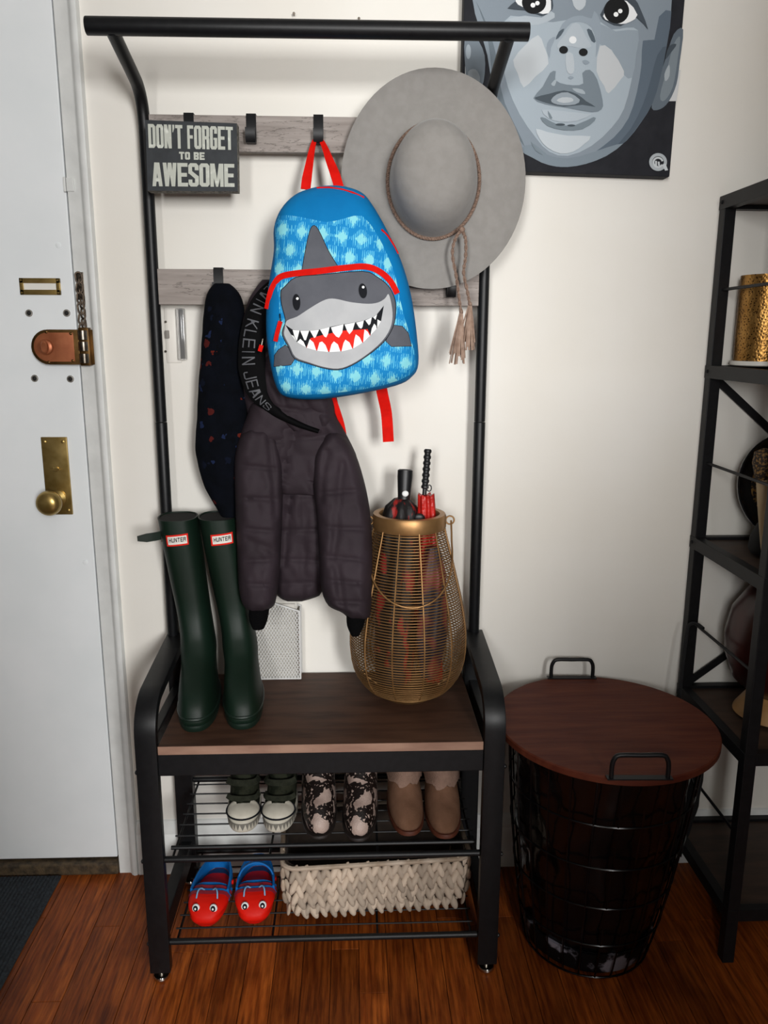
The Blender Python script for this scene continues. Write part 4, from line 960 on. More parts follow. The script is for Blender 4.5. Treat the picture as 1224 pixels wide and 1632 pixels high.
# ---- camouflage toddler boots
m_camo = mat('camo_canvas', '#14170f', '#26281e', scale=45, spec=.1, rough=.85, bump=.2, bscale=300, lo=.45, hi=.55)
m_rubw = mat('toe_rubber', '#c9c4b6', '#b5afa1', scale=30, rough=.6)
m_tri = mat('sole_grey', '#6d6a62', rough=.7)
CB = [(.020, .020, -.118, .026, .033), (.029, .021, -.110, .027, .032), (.038, .021, -.092, .027, .030), (.048, .021, -.074, .028, .029), (.062, .021, -.062, .029, .029), (.095, .022, -.054, .030, .030), (.135, .023, -.050, .031, .031)]
CS = [(0, .024, -.122, .028, .035), (.004, .025, -.124, .029, .036), (.020, .024, -.123, .029, .036), (.023, .023, -.120, .028, .035)]
def toddler_boot(flip):
    t = thing('toddler_boot', 'x', 'shoe', (0, 0, 0), 0, 'camouflage toddler boots on the upper shelf', local=True)
    obj('upper', shoe(CB, hollow=.05, k=3), m_camo, t, angle=60)
    so = obj('sole', shoe(CS, k=2), m_rubw, t, angle=40, label='white rubber sole with grey triangles')
    zig = [(-1.45, .0185), (-1.45, .0170)]
    for i in range(17):
        a = -1.45 + 2.9 * i / 17; zig += [(a + 1.45 / 17, .0045), (a + 2.9 / 17, .0170)]
    zig += [(1.45, .0185)]
    def soleat(u, v, l):
        y0_, y1_, wb_, wf_ = .0245, -.1235 - l, .029, .036 + l; w = wb_ + (wf_ - wb_) * (cos(u) + 1) / 2
        return Vector(((w + l) * math.copysign(abs(sin(u)) ** .8, sin(u)), (y0_ + y1_) / 2 + (y1_ - y0_) / 2 * cos(u), v))
    decal('zigzag_print', [(m_tri, [zig])], soleat, so, step=.06, base=.0008)
    g = G(); Rr = []
    for i in range(7):
        q = i / 6; r_ = cos(q * pi / 2 * .98); Rr.append([Vector((.0315 * r_ * cos(a), -.088 + .033 * r_ * sin(a) * (1 if sin(a) < 0 else .55), .024 + .0155 * sin(q * pi / 2) + (.010 if sin(a) > 0 else 0) * r_ * sin(a))) for a in [2 * pi * j / 28 for j in range(28)]])
    obj('toe_cap', g.rings(Rr), m_rubw, t, angle=60, label='white rubber toe cap')
    obj('foxing_line', G().tube([Vector((.0325 * cos(a), -.088 + .0335 * sin(a) * (1 if sin(a) < 0 else .55), .0255 + (.0105 if sin(a) > 0 else 0) * sin(a))) for a in [2 * pi * j / 32 for j in range(32)]], .0016, 6, closed=True), m_ink, t)
    s_ = -1 if flip else 1
    for z, w, tl in ((.044, .010, 3), (.068, .012, -9)):
        yb_ = 0 if z > .06 else -.014; P = [Vector((s_ * -.029, -.050 + yb_, z)), Vector((s_ * -.022, -.064 + yb_, z)), Vector((0, -.069 + yb_, z + .001)), Vector((s_ * .022, -.066 + yb_, z + .002)), Vector((s_ * .031, -.060 + yb_, z + .004))]
        obj('strap', ribbon(smooth_open(P, 4), w, .004, (0, -1, .25)), mat('camo_strap', '#1d1f18', '#2a2c23', scale=70, spec=.1, rough=.9, bump=.3, bscale=400), t)
    obj('tongue', shoe([(.100, -.020, -.050, .020, .018), (.140, -.026, -.048, .022, .02), (.150, -.03, -.046, .018, .015)], k=2), m_camo, t)
    return t
for x_, y_, r_, f_, lb in ((-0.2360, -0.120, 4, True, 'camouflage toddler boot with white toe, second shoe on upper shelf, nearest door'), (-0.1525, -0.122, -3, False, 'camouflage toddler boot with white toe, standing beside the snakeskin ankle boots')):
    t = toddler_boot(f_); t.scale = (1.06, 1.1, 1.1); t.location = (x_, y_, SZ); t.rotation_euler[2] = radians(r_)
    t['label'] = lb.replace('second shoe on upper shelf, nearest door', 'nearest the door on the upper shelf')

# ---- snakeskin ankle boots
def snake():
    m = mat('snakeskin', '#6b5850', '#ab978d', scale=16, rough=.42, spec=.35, bump=.2, bscale=300); nt = m.node_tree; N = nt.nodes; L = nt.links; b = N['Principled BSDF']
    src = b.inputs['Base Color'].links[0].from_socket
    tc = N.new('ShaderNodeTexCoord'); nz = N.new('ShaderNodeTexNoise'); nz.inputs['Scale'].default_value = 55; nz.inputs['Detail'].default_value = 3
    mx = N.new('ShaderNodeVectorMath'); mx.operation = 'MULTIPLY_ADD'; mx.inputs[1].default_value = (.022, .022, .022)
    L.new(tc.outputs['Object'], nz.inputs['Vector']); L.new(nz.outputs['Color'], mx.inputs[0]); L.new(tc.outputs['Object'], mx.inputs[2])
    vo = N.new('ShaderNodeTexVoronoi'); vo.feature = 'DISTANCE_TO_EDGE'; vo.inputs['Scale'].default_value = 24; L.new(mx.outputs[0], vo.inputs['Vector'])
    lt = N.new('ShaderNodeMath'); lt.operation = 'LESS_THAN'; lt.inputs[1].default_value = .17; L.new(vo.outputs['Distance'], lt.inputs[0])
    n2 = N.new('ShaderNodeTexNoise'); n2.inputs['Scale'].default_value = 150; L.new(tc.outputs['Object'], n2.inputs['Vector'])
    gt = N.new('ShaderNodeMath'); gt.operation = 'GREATER_THAN'; gt.inputs[1].default_value = .40; L.new(n2.outputs['Fac'], gt.inputs[0])
    mu = N.new('ShaderNodeMath'); mu.operation = 'MULTIPLY'; L.new(lt.outputs[0], mu.inputs[0]); L.new(gt.outputs[0], mu.inputs[1])
    mm = N.new('ShaderNodeMix'); mm.data_type = 'RGBA'; L.new(mu.outputs[0], mm.inputs[0]); L.new(src, mm.inputs[6]); mm.inputs[7].default_value = lin('#17100e'); L.new(mm.outputs[2], b.inputs['Base Color'])
    return m
m_snake = snake()
m_dsole = mat('dark_sole', '#1d1512', rough=.6)
AB = [(.008, .020, -.196, .030, .033), (.018, .022, -.200, .033, .037), (.034, .023, -.196, .034, .038), (.052, .023, -.180, .034, .037), (.070, .023, -.155, .034, .035), (.090, .023, -.126, .034, .034), (.112, .024, -.106, .035, .034), (.140, .025, -.096, .036, .035), (.166, .026, -.092, .037, .036)]
sn = thing('ankle_boot', 'snakeskin print ankle boot standing beside the camouflage toddler boots', 'boot', (-0.0810, -0.084, SZ), radians(3), 'snakeskin ankle boots on the upper shelf', local=True)
obj('upper', shoe(AB, hollow=.06, k=4), m_snake, sn, angle=60)
obj('sole', shoe([(0, .020, -.200, .031, .035), (.005, .023, -.205, .035, .040), (.010, .022, -.204, .034, .039)], k=2), m_dsole, sn, angle=40)
obj('side_gore', shoe([(.105, -.010, -.060, .0368, .0362), (.150, -.008, -.066, .0378, .0372)], k=3, e=.35), m_ink, sn, angle=60)
copy_tree(sn, (0.0165, -0.094, SZ), radians(-3), 'snakeskin print ankle boot standing beside the tan suede boots')

# ---- tan suede boots with turned down cuffs
m_suede = mat('tan_suede', '#7d5d4a', '#634736', scale=16, rough=.95, bump=.15, bscale=250, spec=.1)
m_ssole = mat('brown_sole', '#4a2417', '#5c3020', scale=30, rough=.5)
TB = [(.008, .024, -.182, .032, .040), (.016, .026, -.187, .035, .044), (.028, .027, -.182, .036, .044), (.040, .027, -.166, .036, .042), (.052, .027, -.138, .036, .038), (.064, .027, -.118, .035, .035), (.085, .027, -.108, .034, .034), (.120, .027, -.102, .034, .034), (.168, .027, -.098, .034, .034)]
tb = thing('suede_boot', 'tan suede boot with turned down cuff, standing beside the snakeskin boots', 'boot', (0.1025, -0.092, SZ), radians(2), 'tan suede boots on the upper shelf', local=True)
tb.scale = (.90, 1, 1)
obj('upper', shoe(TB, hollow=.05, k=4), m_suede, tb, angle=60)
obj('sole', shoe([(0, .026, -.186, .034, .042), (.004, .028, -.191, .037, .046), (.012, .028, -.190, .037, .046)], k=2), m_ssole, tb, angle=40)
g = G(); R = []
for z, k_, w_ in ((.068, .0015, .3), (.071, .0100, 1.0), (.100, .0085, .6), (.166, .005, .2), (.170, -.001, .1)):
    base_ = slice_pts((z, .027 + k_, -.108 - k_, .035 + k_, .035 + k_), 48); rr_ = random.Random(int(z * 1000))
    R.append([p + Vector((0, 0, w_ * (.006 * sin(9 * i / 48 * 2 * pi) + rr_.uniform(-.003, .003)))) for i, p in enumerate(base_)])
obj('cuff', g.rings(R, cap=False), mat('cuff_suede', '#94796b', '#7f675a', scale=40, spec=.1, rough=.98, bump=.5, bscale=350), tb, angle=60)
copy_tree(tb, (0.1865, -0.104, SZ), radians(-2), 'tan suede boot with turned down cuff, last on upper shelf, farthest from door')

# ---- red clogs
m_cred = mat('clog_red', '#dc1a0a', '#cc1406', scale=12, rough=.55, spec=.2)
m_cblue = mat('clog_blue', '#0d62a8', rough=.55, spec=.2)
m_cdark = mat('clog_stripe', '#7d1626', rough=.55)
CL = [(.004, .002, -.150, .026, .034), (.014, .004, -.157, .029, .0395), (.022, .003, -.157, .029, .0395), (.028, -.050, -.153, .039, .038), (.035, -.068, -.145, .038, .035), (.041, -.078, -.133, .033, .029), (.0445, -.086, -.120, .022, .019)]
def loft_top(S, x, y, e=.62):
    z = 0.0
    for q in refine(S, 6):
        c_, h_ = (q[1] + q[2]) / 2, (q[2] - q[1]) / 2; u = (y - c_) / h_
        if abs(u) >= 1: continue
        w = q[3] + (q[4] - q[3]) * (u + 1) / 2
        if abs(x) <= w * (1 - u * u) ** (e / 2): z = max(z, q[0])
    return z
def clog(strap_deg):
    t = thing('clog', 'x', 'shoe', (0, 0, 0), 0, 'red clogs on the lower shelf', local=True)
    sh = obj('shell', shoe(CL, k=4, e=.62), m_cred, t, angle=70)
    obj('sole', shoe([(0, .003, -.148, .027, .033), (.005, .004, -.152, .028, .036)], k=1), m_cred, t)
    col = slice_pts((.022, .003, -.157, .0295, .0400), 72, e=.62)
    L2 = sorted([p for p in col if p.y > -.098], key=lambda p: math.atan2(p.x, p.y + .06))
    obj('heel_collar', G().strip([p + Vector((0, 0, .011 + .004 * max(0, 1 + p.y / .09))) for p in L2], (0, 0, 1), .026, .004), m_cblue, t, angle=60, label='blue heel rim')
    obj('footbed', shoe([(.0225, 0, -.100, .026, .034), (.0245, -.001, -.099, .025, .033)], k=1), mat('clog_inside', '#0e2f55', rough=.7), t)
    for y_, m_, wd in ((-.084, m_cblue, .010), (-.094, m_cdark, .009), (-.1025, m_cblue, .006), (-.109, m_cdark, .007)):
        P = []
        for i in range(15):
            a = -1 + 2 * i / 14; xx = a * .0385; yy = y_ + .006 * a * a; P.append(Vector((xx, yy, max(loft_top(CL, xx, yy), .026) + .0014)))
        obj('toe_stripe', ribbon(P, wd, .003, (0, -.35, 1)), m_, t)
    for sx in (-1, 1):
        c_ = Vector((sx * .0165, -.1415, .0355))
        e_ = obj('eye', G().ball(c_, (.0074, .0060, .0088), 16, 8), m_pwhite, t)
        obj('eye_ring', G().ball(c_ + Vector((0, -.0032, .0014)), (.0050, .0042, .0062), 14, 8), m_ink, e_)
        obj('pupil', G().ball(c_ + Vector((0, -.0058, .0024)), (.0022, .0022, .0028), 10, 6), m_pwhite, e_)
        obj('feeler', G().tube(smooth_open([(sx * .020, -.122, .042), (sx * .0185, -.114, .052), (sx * .014, -.106, .053), (sx * .008, -.103, .047)], 4), .0015, 6), mat('feeler_blue', '#6f9cc0', rough=.5), t)
    S = []; th = radians(strap_deg)
    for i in range(17):
        a = pi * i / 16; q = Vector((.0345 * cos(a), (.064 if strap_deg < 20 else .036) * sin(a), 0))
        S.append(Vector((q.x, -.062 + q.y * cos(th), .036 + q.y * sin(th))))
    st = obj('heel_strap', G().strip(S, (0, -sin(th), cos(th)), .010, .003), m_cblue, t, angle=60, label='blue heel strap')
    for sx in (-1, 1): obj('rivet', G().lathe([(.0045, 0), (.0045, sx * .003), (.002, sx * .004)], (sx * .0365, -.062, .036), 12, 'x'), m_cred, st)
    return t
CZ = ZL + .0068
c1 = clog(4); c1.scale = (1.07, 1, 1.05); c1.location = (-0.2960, -0.146, CZ); c1.rotation_euler[2] = radians(-3); c1['label'] = 'red clog with painted eyes and strap folded flat, nearest the door'
c2 = clog(78); c2.scale = (1.07, 1, 1.05); c2.location = (-0.2130, -0.142, CZ); c2.rotation_euler[2] = radians(3); c2['label'] = 'red clog with raised blue strap, standing beside woven basket'

# ================================================================== woven basket
m_leaf = mat('water_hyacinth', '#94826f', '#bbab9a', scale=22, stretch=(1, 1, .4), rough=.8, bump=.25, bscale=60, rand=.3)
m_bin = mat('basket_inside', '#2a211b', '#3a2e25', scale=30, rough=.95)
wb = thing('woven_basket', 'low pale woven basket with dark inside on lower shelf', 'basket', (0.05, -0.16, CZ))
bx0, bx1, by0, by1, bz0, bz1 = -0.157, 0.2330, -0.282, -0.062, CZ + .004, CZ + .124
def rrect(x0, x1, y0, y1, z, r=.03, n=6):
    out = []
    for cx, cy, a0 in ((x1 - r, y1 - r, 0), (x0 + r, y1 - r, pi / 2), (x0 + r, y0 + r, pi), (x1 - r, y0 + r, 3 * pi / 2)):
        for i in range(n + 1): a = a0 + pi / 2 * i / n; out.append(Vector((cx + r * cos(a), cy + r * sin(a), z)))
    return out
def bins(z): return .016 * max(0, 1 - (z - bz0) / .07) ** 1.6
g = G(); R = []
for i in range(9):
    z = bz0 + (bz1 - bz0) * i / 8; d = bins(z) + .006; R.append(rrect(bx0 + d, bx1 - d, by0 + d, by1 - d, z))
for i in range(6, -1, -1):
    z = bz0 + .008 + (bz1 - bz0 - .008) * i / 6; d = bins(z) + .012; R.append(rrect(bx0 + d, bx1 - d, by0 + d, by1 - d, z))
obj('basket_wall', g.rings(R), m_bin, wb, angle=60)
def leaf_geo():
    return G().ball((0, 0, 0), (.0076, .0050, .0205), 8, 6)
leaf = None; rl = random.Random(11)
def put_leaf(p, nrm_ang, tilt):
    global leaf
    sc = Matrix.Diagonal((rl.uniform(.9, 1.12), rl.uniform(.85, 1.2), rl.uniform(.92, 1.1), 1))
    Mx = Matrix.Translation(p - OFF[wb.name]) @ Matrix.Rotation(nrm_ang, 4, 'Z') @ Matrix.Rotation(tilt, 4, 'Y') @ Matrix.Rotation(rl.uniform(-.15, .15), 4, 'X') @ sc
    if leaf is None:
        leaf = obj('strand', leaf_geo(), m_leaf, None, angle=80); leaf.parent = wb; leaf.matrix_local = Mx
    else: share(leaf, 'strand', wb, Mx)
NR = 4
for row in range(NR):
    z = bz0 + .017 + row * .0283; d = bins(z)
    nf = 36
    for i in range(nf):
        f = i / (nf - 1); xx = bx0 + .016 + d + f * (bx1 - bx0 - .032 - 2 * d)
        yy = by0 + d + .004 + (.012 if i in (0, nf - 1) else 0)
        put_leaf(Vector((xx, yy, z + (.005 if i % 2 else -.004))), 0, radians(21 if i % 2 else -21))
    for sx, xx, ang in ((0, bx0 + d + .004, pi / 2), (1, bx1 - d - .004, pi / 2)):
        for i in range(16):
            put_leaf(Vector((xx, by0 + .022 + i * (by1 - by0 - .044) / 15, z + (.005 if i % 2 else -.004))), ang, radians(24 if i % 2 else -24))
rim = [p for p in rrect(bx0 + .003, bx1 - .003, by0 + .003, by1 - .003, bz1, .03, 5)]
obj('rim', G().tube(rim, .0050, 8, closed=True), m_leaf, wb)
wb.rotation_euler[2] = radians(3.5)

# ================================================================== magazine holder
m_wmesh = mat('white_wire', '#dcdcda', rough=.45)
m_paper = mat('paper', '#d9d6cf', '#c6c2ba', scale=50, stretch=(.3, 1, 14), rough=.8)
mh = thing('magazine_holder', 'white wire mesh magazine holder with papers on bench behind rain boots', 'holder', (-0.18, -0.027, ZB))
hx0, hx1, hy0, hy1 = -0.242, -0.1190, -0.0445, -0.006
ztl, ztr = ZB + .185, at(476, 974, -.044).z
topz = lambda x_: ztr + (ztl - ztr) * min(1, max(0, (hx1 - x_ - .0) / .075))
fr = G().tube([(hx0, hy0, ZB + .003), (hx1, hy0, ZB + .003), (hx1, hy0, ztr), (hx1 - .075, hy0, ztl), (hx0, hy0, ztl)], .0026, 8, closed=True)
mf = obj('frame', fr, m_wmesh, mh)
obj('rear_frame', G().tube([(hx0, hy1, ZB + .003), (hx1, hy1, ZB + .003), (hx1, hy1, ztr), (hx1 - .075, hy1, ztl), (hx0, hy1, ztl)], .0026, 8, closed=True), m_wmesh, mh)
obj('base_plate', G().box(hx0, hx1, hy0, hy1, ZB + .0006, ZB + .004), m_wmesh, mh, smooth=False)
g = G()
def lattice(g, W, H, f, p=.0068, w=.0014, clip=None):
    """diagonal expanded mesh on a W by H patch; f maps (u, v) to space"""
    k_ = -int(H / p) - 1
    while k_ * p < W:
        for sgn in (1, -1):
            pts = []
            steps = int(H / (p / 2)) + 1
            for i in range(steps + 1):
                v = H * i / steps; u = (k_ * p + v * .62) if sgn > 0 else (k_ * p + H * .62 - v * .62)
                pts.append((u, v))
            seg = []
            for u, v in pts:
                if 0 <= u <= W and (clip is None or v <= clip(u)): seg.append((u, v))
                else:
                    if len(seg) > 1: ribb(g, seg, f, w)
                    seg = []
            if len(seg) > 1: ribb(g, seg, f, w)
        k_ += 1
def ribb(g, seg, f, w):
    a, b = seg[0], seg[-1]
    P, Q = f(*a), f(*b)
    g.tube([P, Q], w * .6, 4, cap=False)
lattice(g, hx1 - hx0, ztl - ZB - .003, lambda u, v: Vector((hx0 + u, hy0, ZB + .003 + v)), clip=lambda u: topz(hx0 + u) - ZB - .003)
lattice(g, hy1 - hy0, ztr - ZB - .003, lambda u, v: Vector((hx1, hy0 + u, ZB + .003 + v)))
obj('wire_mesh', g, m_wmesh, mf, kind='stuff')
obj('papers', G().box(hx0 + .004, hx1 - .010, hy0 + .008, hy0 + .012, ZB + .0045, ztl - .012).box(hx0 + .004, hx1 - .006, hy0 + .014, hy0 + .020, ZB + .0045, ztr + .030), m_paper, mh, smooth=False)
obj('folder', G().box(hx0 + .004, hx1 - .004, hy0 + .022, hy0 + .030, ZB + .0045, ztr - .014), mat('folder_tan', '#a5764a', rough=.8), mh, smooth=False)

# ================================================================== wire lantern basket with umbrellas
m_gold = mat('antique_gold', '#8f6b42', '#a67f52', scale=30, rough=.42, metal=.7)
LC = Vector((0.1125, -0.1300, ZB))
lt = thing('wire_lantern_basket', 'tall gold wire basket holding umbrellas on the bench', 'basket', LC)
LP = [(.012, .058), (.018, .072), (.028, .088), (.042, .100), (.062, .111), (.090, .118), (.118, .121), (.150, .1205), (.185, .116), (.225, .108), (.270, .097), (.315, .086), (.350, .0765), (.372, .0715)]
lr = lambda h: interp(LP, h)
g = G(); h = .016
while h < .366:
    g.lathe([(lr(h) + .0011, h - .0010), (lr(h) + .0011, h + .0010), (lr(h) - .0009, h + .0010), (lr(h) - .0009, h - .0010)], LC, 56, cap=False)
    b0 = len(g.F); h += .0056
obj('wire_rings', g, m_gold, lt, kind='stuff', angle=50)
for i in range(12):
    a = 2 * pi * (i + .38) / 12
    obj('rib', G().tube([LC + Vector(((lr(h_) + .001) * cos(a), (lr(h_) + .001) * sin(a), h_)) for h_ in [.012 + .36 * j / 18 for j in range(19)]], .0016, 6), m_gold, lt)
obj('base_dish', G().lathe([(.001, .0008), (.046, .0008), (.052, .003), (.061, .012), (.070, .017), (.066, .018), (.050, .006), (.001, .004)], LC, 48), m_gold, lt)
obj('rim', G().lathe([(.0715, .366), (.0745, .368), (.0745, .392), (.0730, .396), (.0600, .396), (.0590, .394), (.0590, .372), (.0600, .368)], LC, 48).F and G().rings([[LC + Vector((r_ * cos(2 * pi * j / 48), r_ * sin(2 * pi * j / 48), z_)) for j in range(48)] for r_, z_ in ((.0735, .366), (.0748, .370), (.0748, .391), (.0725, .396), (.0615, .396), (.0600, .392), (.0600, .370), (.0620, .366))], closed=True), m_gold, lt, angle=40)
RZ = .383
for sx in (-1, 1):
    c_ = LC + Vector((sx * .0815, -.010, RZ))
    obj('handle_loop', G().tube([c_ + Vector((.0085 * cos(a), 0, .0085 * sin(a))) for a in [2 * pi * j / 18 for j in range(18)]], .0017, 6, closed=True), m_gold, lt)
bail = []
for i in range(33):
    a = pi * i / 32; xx = .0835 * cos(a); dz = -.150 * sin(a) ** .75; h_ = RZ + dz
    rr_ = lr(min(h_, .37)) + .006; xx2 = (.0835 + (.020 * sin(a))) * cos(a)
    yy = -sqrt(max(0, rr_ * rr_ - xx2 * xx2)) if abs(xx2) < rr_ else -.004
    bail.append(LC + Vector((xx2, min(yy, -.012), h_)))
obj('bail_handle', G().tube(bail, .0019, 8), m_gold, lt)

m_uh = mat('handle_black', '#131416', rough=.45)
um = thing('compact_umbrella', 'folded black and red umbrella with black handle and white button in basket', 'umbrella', LC + Vector((-.012, .006, .03)))
ua, ub = at(643, 812, -.128), at(646, 748, -.112)
ax = (ub - ua)
obj('handle', G().tube([ua - ax * .3, ua, ua + ax * .35, ua + ax * .8, ua + ax * .97, ub], [.010, .0115, .013, .0155, .0155, .0125], 20), m_uh, um, angle=50)
bpt = at(646, 787, -.142)
obj('button', G().ball(bpt + Vector((0, .001, 0)), (.0068, .004, .0062), 14, 8), m_pwhite, um, label='white push button')
m_um1 = mat('umbrella_red_black', '#100c0d', '#961a15', scale=26, stretch=(1.4, 1.4, .55), rough=.6, lo=.57, hi=.62, bump=.3, bscale=60)
def folded(top, bot, rt, rb, folds, depth_, n=48, lift=.0):
    R = []
    for i in range(25):
        t = i / 24; c_ = top.lerp(bot, t); r_ = interp(rt, t)
        R.append([c_ + Vector((cos(a) * r_ * (1 + depth_ * sin(folds * a + 3 * t)), sin(a) * r_ * (1 + depth_ * sin(folds * a + 3 * t)), lift * sin(folds * a) * (1 if i == 0 else 0))) for a in [2 * pi * j / n for j in range(n)]])
    return G().rings(R)
obj('canopy', folded(LC + Vector((-.016, .004, .425)), LC + Vector((-.030, .010, .030)), [(0, .014), (.02, .026), (.06, .0335), (.14, .036), (.6, .045), (1, .036)], None, 7, .09), m_um1, um, angle=60)
obj('closing_strap', G().ball(at(668, 826, -.150), (.012, .004, .010), 12, 6), m_uh, um)
m_um2 = mat('umbrella_red', '#c8231c', '#a5170f', scale=30, rough=.35, bump=.4, bscale=60)
us = thing('child_umbrella', 'slim red child umbrella with ribbed black handle in gold basket', 'umbrella', LC + Vector((.040, .006, .03)))
va, vb = at(676, 792, -.120), at(682, 716, -.100)
P = []; RR = []
for i in range(49):
    t = i / 48; P.append(va.lerp(vb, t)); RR.append(.0062 + .0016 * (1 if (i // 3) % 2 else 0) if i > 8 else .0045)
obj('handle', G().tube(P, RR, 16), m_uh, us, angle=50)
obj('wrist_ring', G().tube([at(684, 778, -.122) + Vector((.0045 * cos(a), 0, .0065 * sin(a))) for a in [2 * pi * j / 14 for j in range(14)]], .0012, 6, closed=True), m_uh, us)
def kidprint():
    m = mat('umbrella_print', '#1c2036', '#8f3a34', scale=14, stretch=(1, 1, 1), rough=.5, lo=.46, hi=.54, detail=1); return m
obj('canopy', folded(at(679, 788, -.122), LC + Vector((.056, .012, .030)), [(0, .0155), (.06, .0165), (.2, .0175), (.5, .020), (1, .018)], None, 8, .13, lift=.002), m_um2, us, angle=60)
obj('canopy_panel', folded(LC + Vector((.047, -.022, .330)), LC + Vector((.042, -.040, .060)), [(0, .012), (.2, .026), (.7, .030), (1, .016)], None, 5, .12), kidprint(), us, angle=60)

# ================================================================== round hamper
m_lid = mat('lid_wood', '#4c2015', '#60301f', scale=5, stretch=(1.2, 9, 4), rough=.6, spec=.2, bump=.06, bscale=20)
m_liner = mat('black_liner', '#060607', '#0a0a0b', scale=9, rough=.2, bump=.7, bscale=9, spec=.4)
HC = Vector((0.500, -0.252, 0)); HB = Vector((0.490, -0.236, 0))
hm = thing('laundry_hamper', 'round black wire hamper with black liner and wooden lid beside bench', 'hamper', HB)
ZH = 0.486
def hctr(z): return HB.lerp(HC, z / ZH) + Vector((0, 0, z))
hrad = lambda z: interp([(0, .128), (.03, .136), (.12, .152), (.3, .175), (.486, .190)], z)
lid = obj('lid', G().lathe([(.001, 0), (.213, 0), (.2155, .002), (.2155, .013), (.213, .015), (.001, .015)], HC + Vector((0, 0, ZH)), 72), m_lid, hm, angle=35, label='dark wooden lid with worn edge')
for pa, pb in (((878, 1080.5), (944, 1080.5)), ((974, 1240.5), (1064, 1240.5))):
    a, b = atz(pa[0], pa[1], ZH + .015), atz(pb[0], pb[1], ZH + .015); up = Vector((0, 0, .044)); d = (b - a).normalized()
    ph = [a, a + up * .55, a + up * .82 + d * .003, a + up + d * .012, (a + b) / 2 + up, b + up - d * .012, b + up * .82 - d * .003, b + up * .55, b]
    hd = obj('handle', G().tube(smooth_open(ph, 3), .0042, 10), m_blk, lid, label='black metal lid handle')
    obj('handle_base', G().box(0, 0, 0, 0, 0, 0).F and G().strip([a - d * .008 + Vector((0, 0, .0012)), b + d * .008 + Vector((0, 0, .0012))], (-d.y, d.x, 0), .014, .0022), m_blk, hd, smooth=False)
for i in range(26):
    a = 2 * pi * i / 26
    m_hw = mat('hamper_wire', '#08080a', rough=.22, spec=.4)
    obj('upright_wire', G().tube([hctr(z) + Vector((hrad(z) * cos(a), hrad(z) * sin(a), 0)) for z in (.004, .03, .08, .15, .25, .36, .482)], .0019, 6), m_hw, hm)
for z in (.005, .095, .190, .285, .380, .478):
    obj('ring_wire', G().tube([hctr(z) + Vector((hrad(z) * cos(a), hrad(z) * sin(a), 0)) for a in [2 * pi * j / 56 for j in range(56)]], .0022, 6, closed=True), m_hw, hm)
g = G(); R = []
for i in range(30):
    z = .012 + .466 * i / 29; ring = []
    for j in range(64):
        a = 2 * pi * j / 64; r = hrad(z) - .010 + .008 * noise.noise(Vector((cos(a) * 3.2, sin(a) * 3.2, z * 9))) - .012 * abs(noise.noise(Vector((cos(a) * 6, sin(a) * 6 + 3, z * 14))))
        ring.append(hctr(z) + Vector((r * cos(a), r * sin(a), 0)))
    R.append(ring)
obj('bag_liner', g.rings(R), m_liner, hm, angle=60, label='crumpled black plastic liner')

g = G(); R = []
for i in range(8):
    z = .012 + .050 * i / 7; R.append([hctr(z) + Vector(((hrad(z) - .006 - .004 * noise.noise(Vector((cos(a) * 4, sin(a) * 4, z * 30)))) * cos(a), (hrad(z) - .006) * sin(a), 0)) for a in [2 * pi * j / 48 for j in range(48)]])
obj('grey_cloth', g.rings(R), mat('grey_print_cloth', '#08080a', '#8a8894', scale=22, rough=.6, lo=.52, hi=.58, spec=.2), hm, angle=60, label='grey printed cloth showing at bottom of liner')

# ================================================================== tall open shelf
m_sblk = mat('shelf_black', '#111113', '#161618', scale=80, rough=.5, spec=.25)
m_swood = mat('shelf_wood', '#33241b', '#453226', scale=6, stretch=(1.5, 8, 8), rough=.6)
sf = thing('open_shelf', 'tall black metal open shelf with dark wooden boards at right', 'shelf', (1.10, -0.165, 0))
SX0, SX1, SY0, SY1 = 0.7485, 1.45, -0.332, -0.006
for X in (SX0, SX1 - .024):
    for Y in (SY0, SY1 - .024):
        obj('post', G().box(X, X + .024, Y, Y + .024, 0, 1.526), m_sblk, sf, smooth=False, bevel=.0015)
LV = (1.516, 1.179, 0.8075, 0.4555, 0.110)
for z in LV:
    sb = obj('shelf_board', G().box(SX0 + .022, SX1 - .022, SY0 + .006, SY1 - .006, z - .006, z + .006), m_swood, sf, smooth=False)
    for Y in (SY0 + .001, SY1 - .020): obj('long_bar', G().box(SX0 + .024, SX1 - .024, Y, Y + .019, z - .014, z + .0125), m_sblk, sb, smooth=False, bevel=.001)
    for X in (SX0 - .001, SX1 - .020):
        sd = obj('side_bar', G().box(X, X + .020, SY0 - .001, SY1 + .0005, z - .014, z + .0125), m_sblk, sb, smooth=False, bevel=.001)
    if z > .2:
        obj('bolt', G().lathe([(.0038, 0), (.0038, -.0025), (.0015, -.004)], (SX0 - .0008, SY1 - .012, z), 10, 'x'), m_sblk, sf)
for z in (1.345, 0.985, 0.625, .28):
    for X in (SX0 + .012, SX1 - .012):
        obj('side_rod', G().tube([(X, SY0 + .012, z), (X, SY1 - .012, z)], .0032, 8), m_sblk, sf)
for z0, z1, d in ((1.165, .820, 1), (.795, .470, -1)):
    a, b = (SX0 + .02, SX1 - .02) if d > 0 else (SX1 - .02, SX0 + .02)
    obj('diagonal_brace', G().strip([(a, SY1 - .006, z0), (a + (b - a) * .62, SY1 - .006, z1)] if d > 0 else [(b, SY1 - .006, z1), (b + (a - b) * .62, SY1 - .006, z0)], (0, 1, 0), .004, .016), m_sblk, sf, smooth=False)

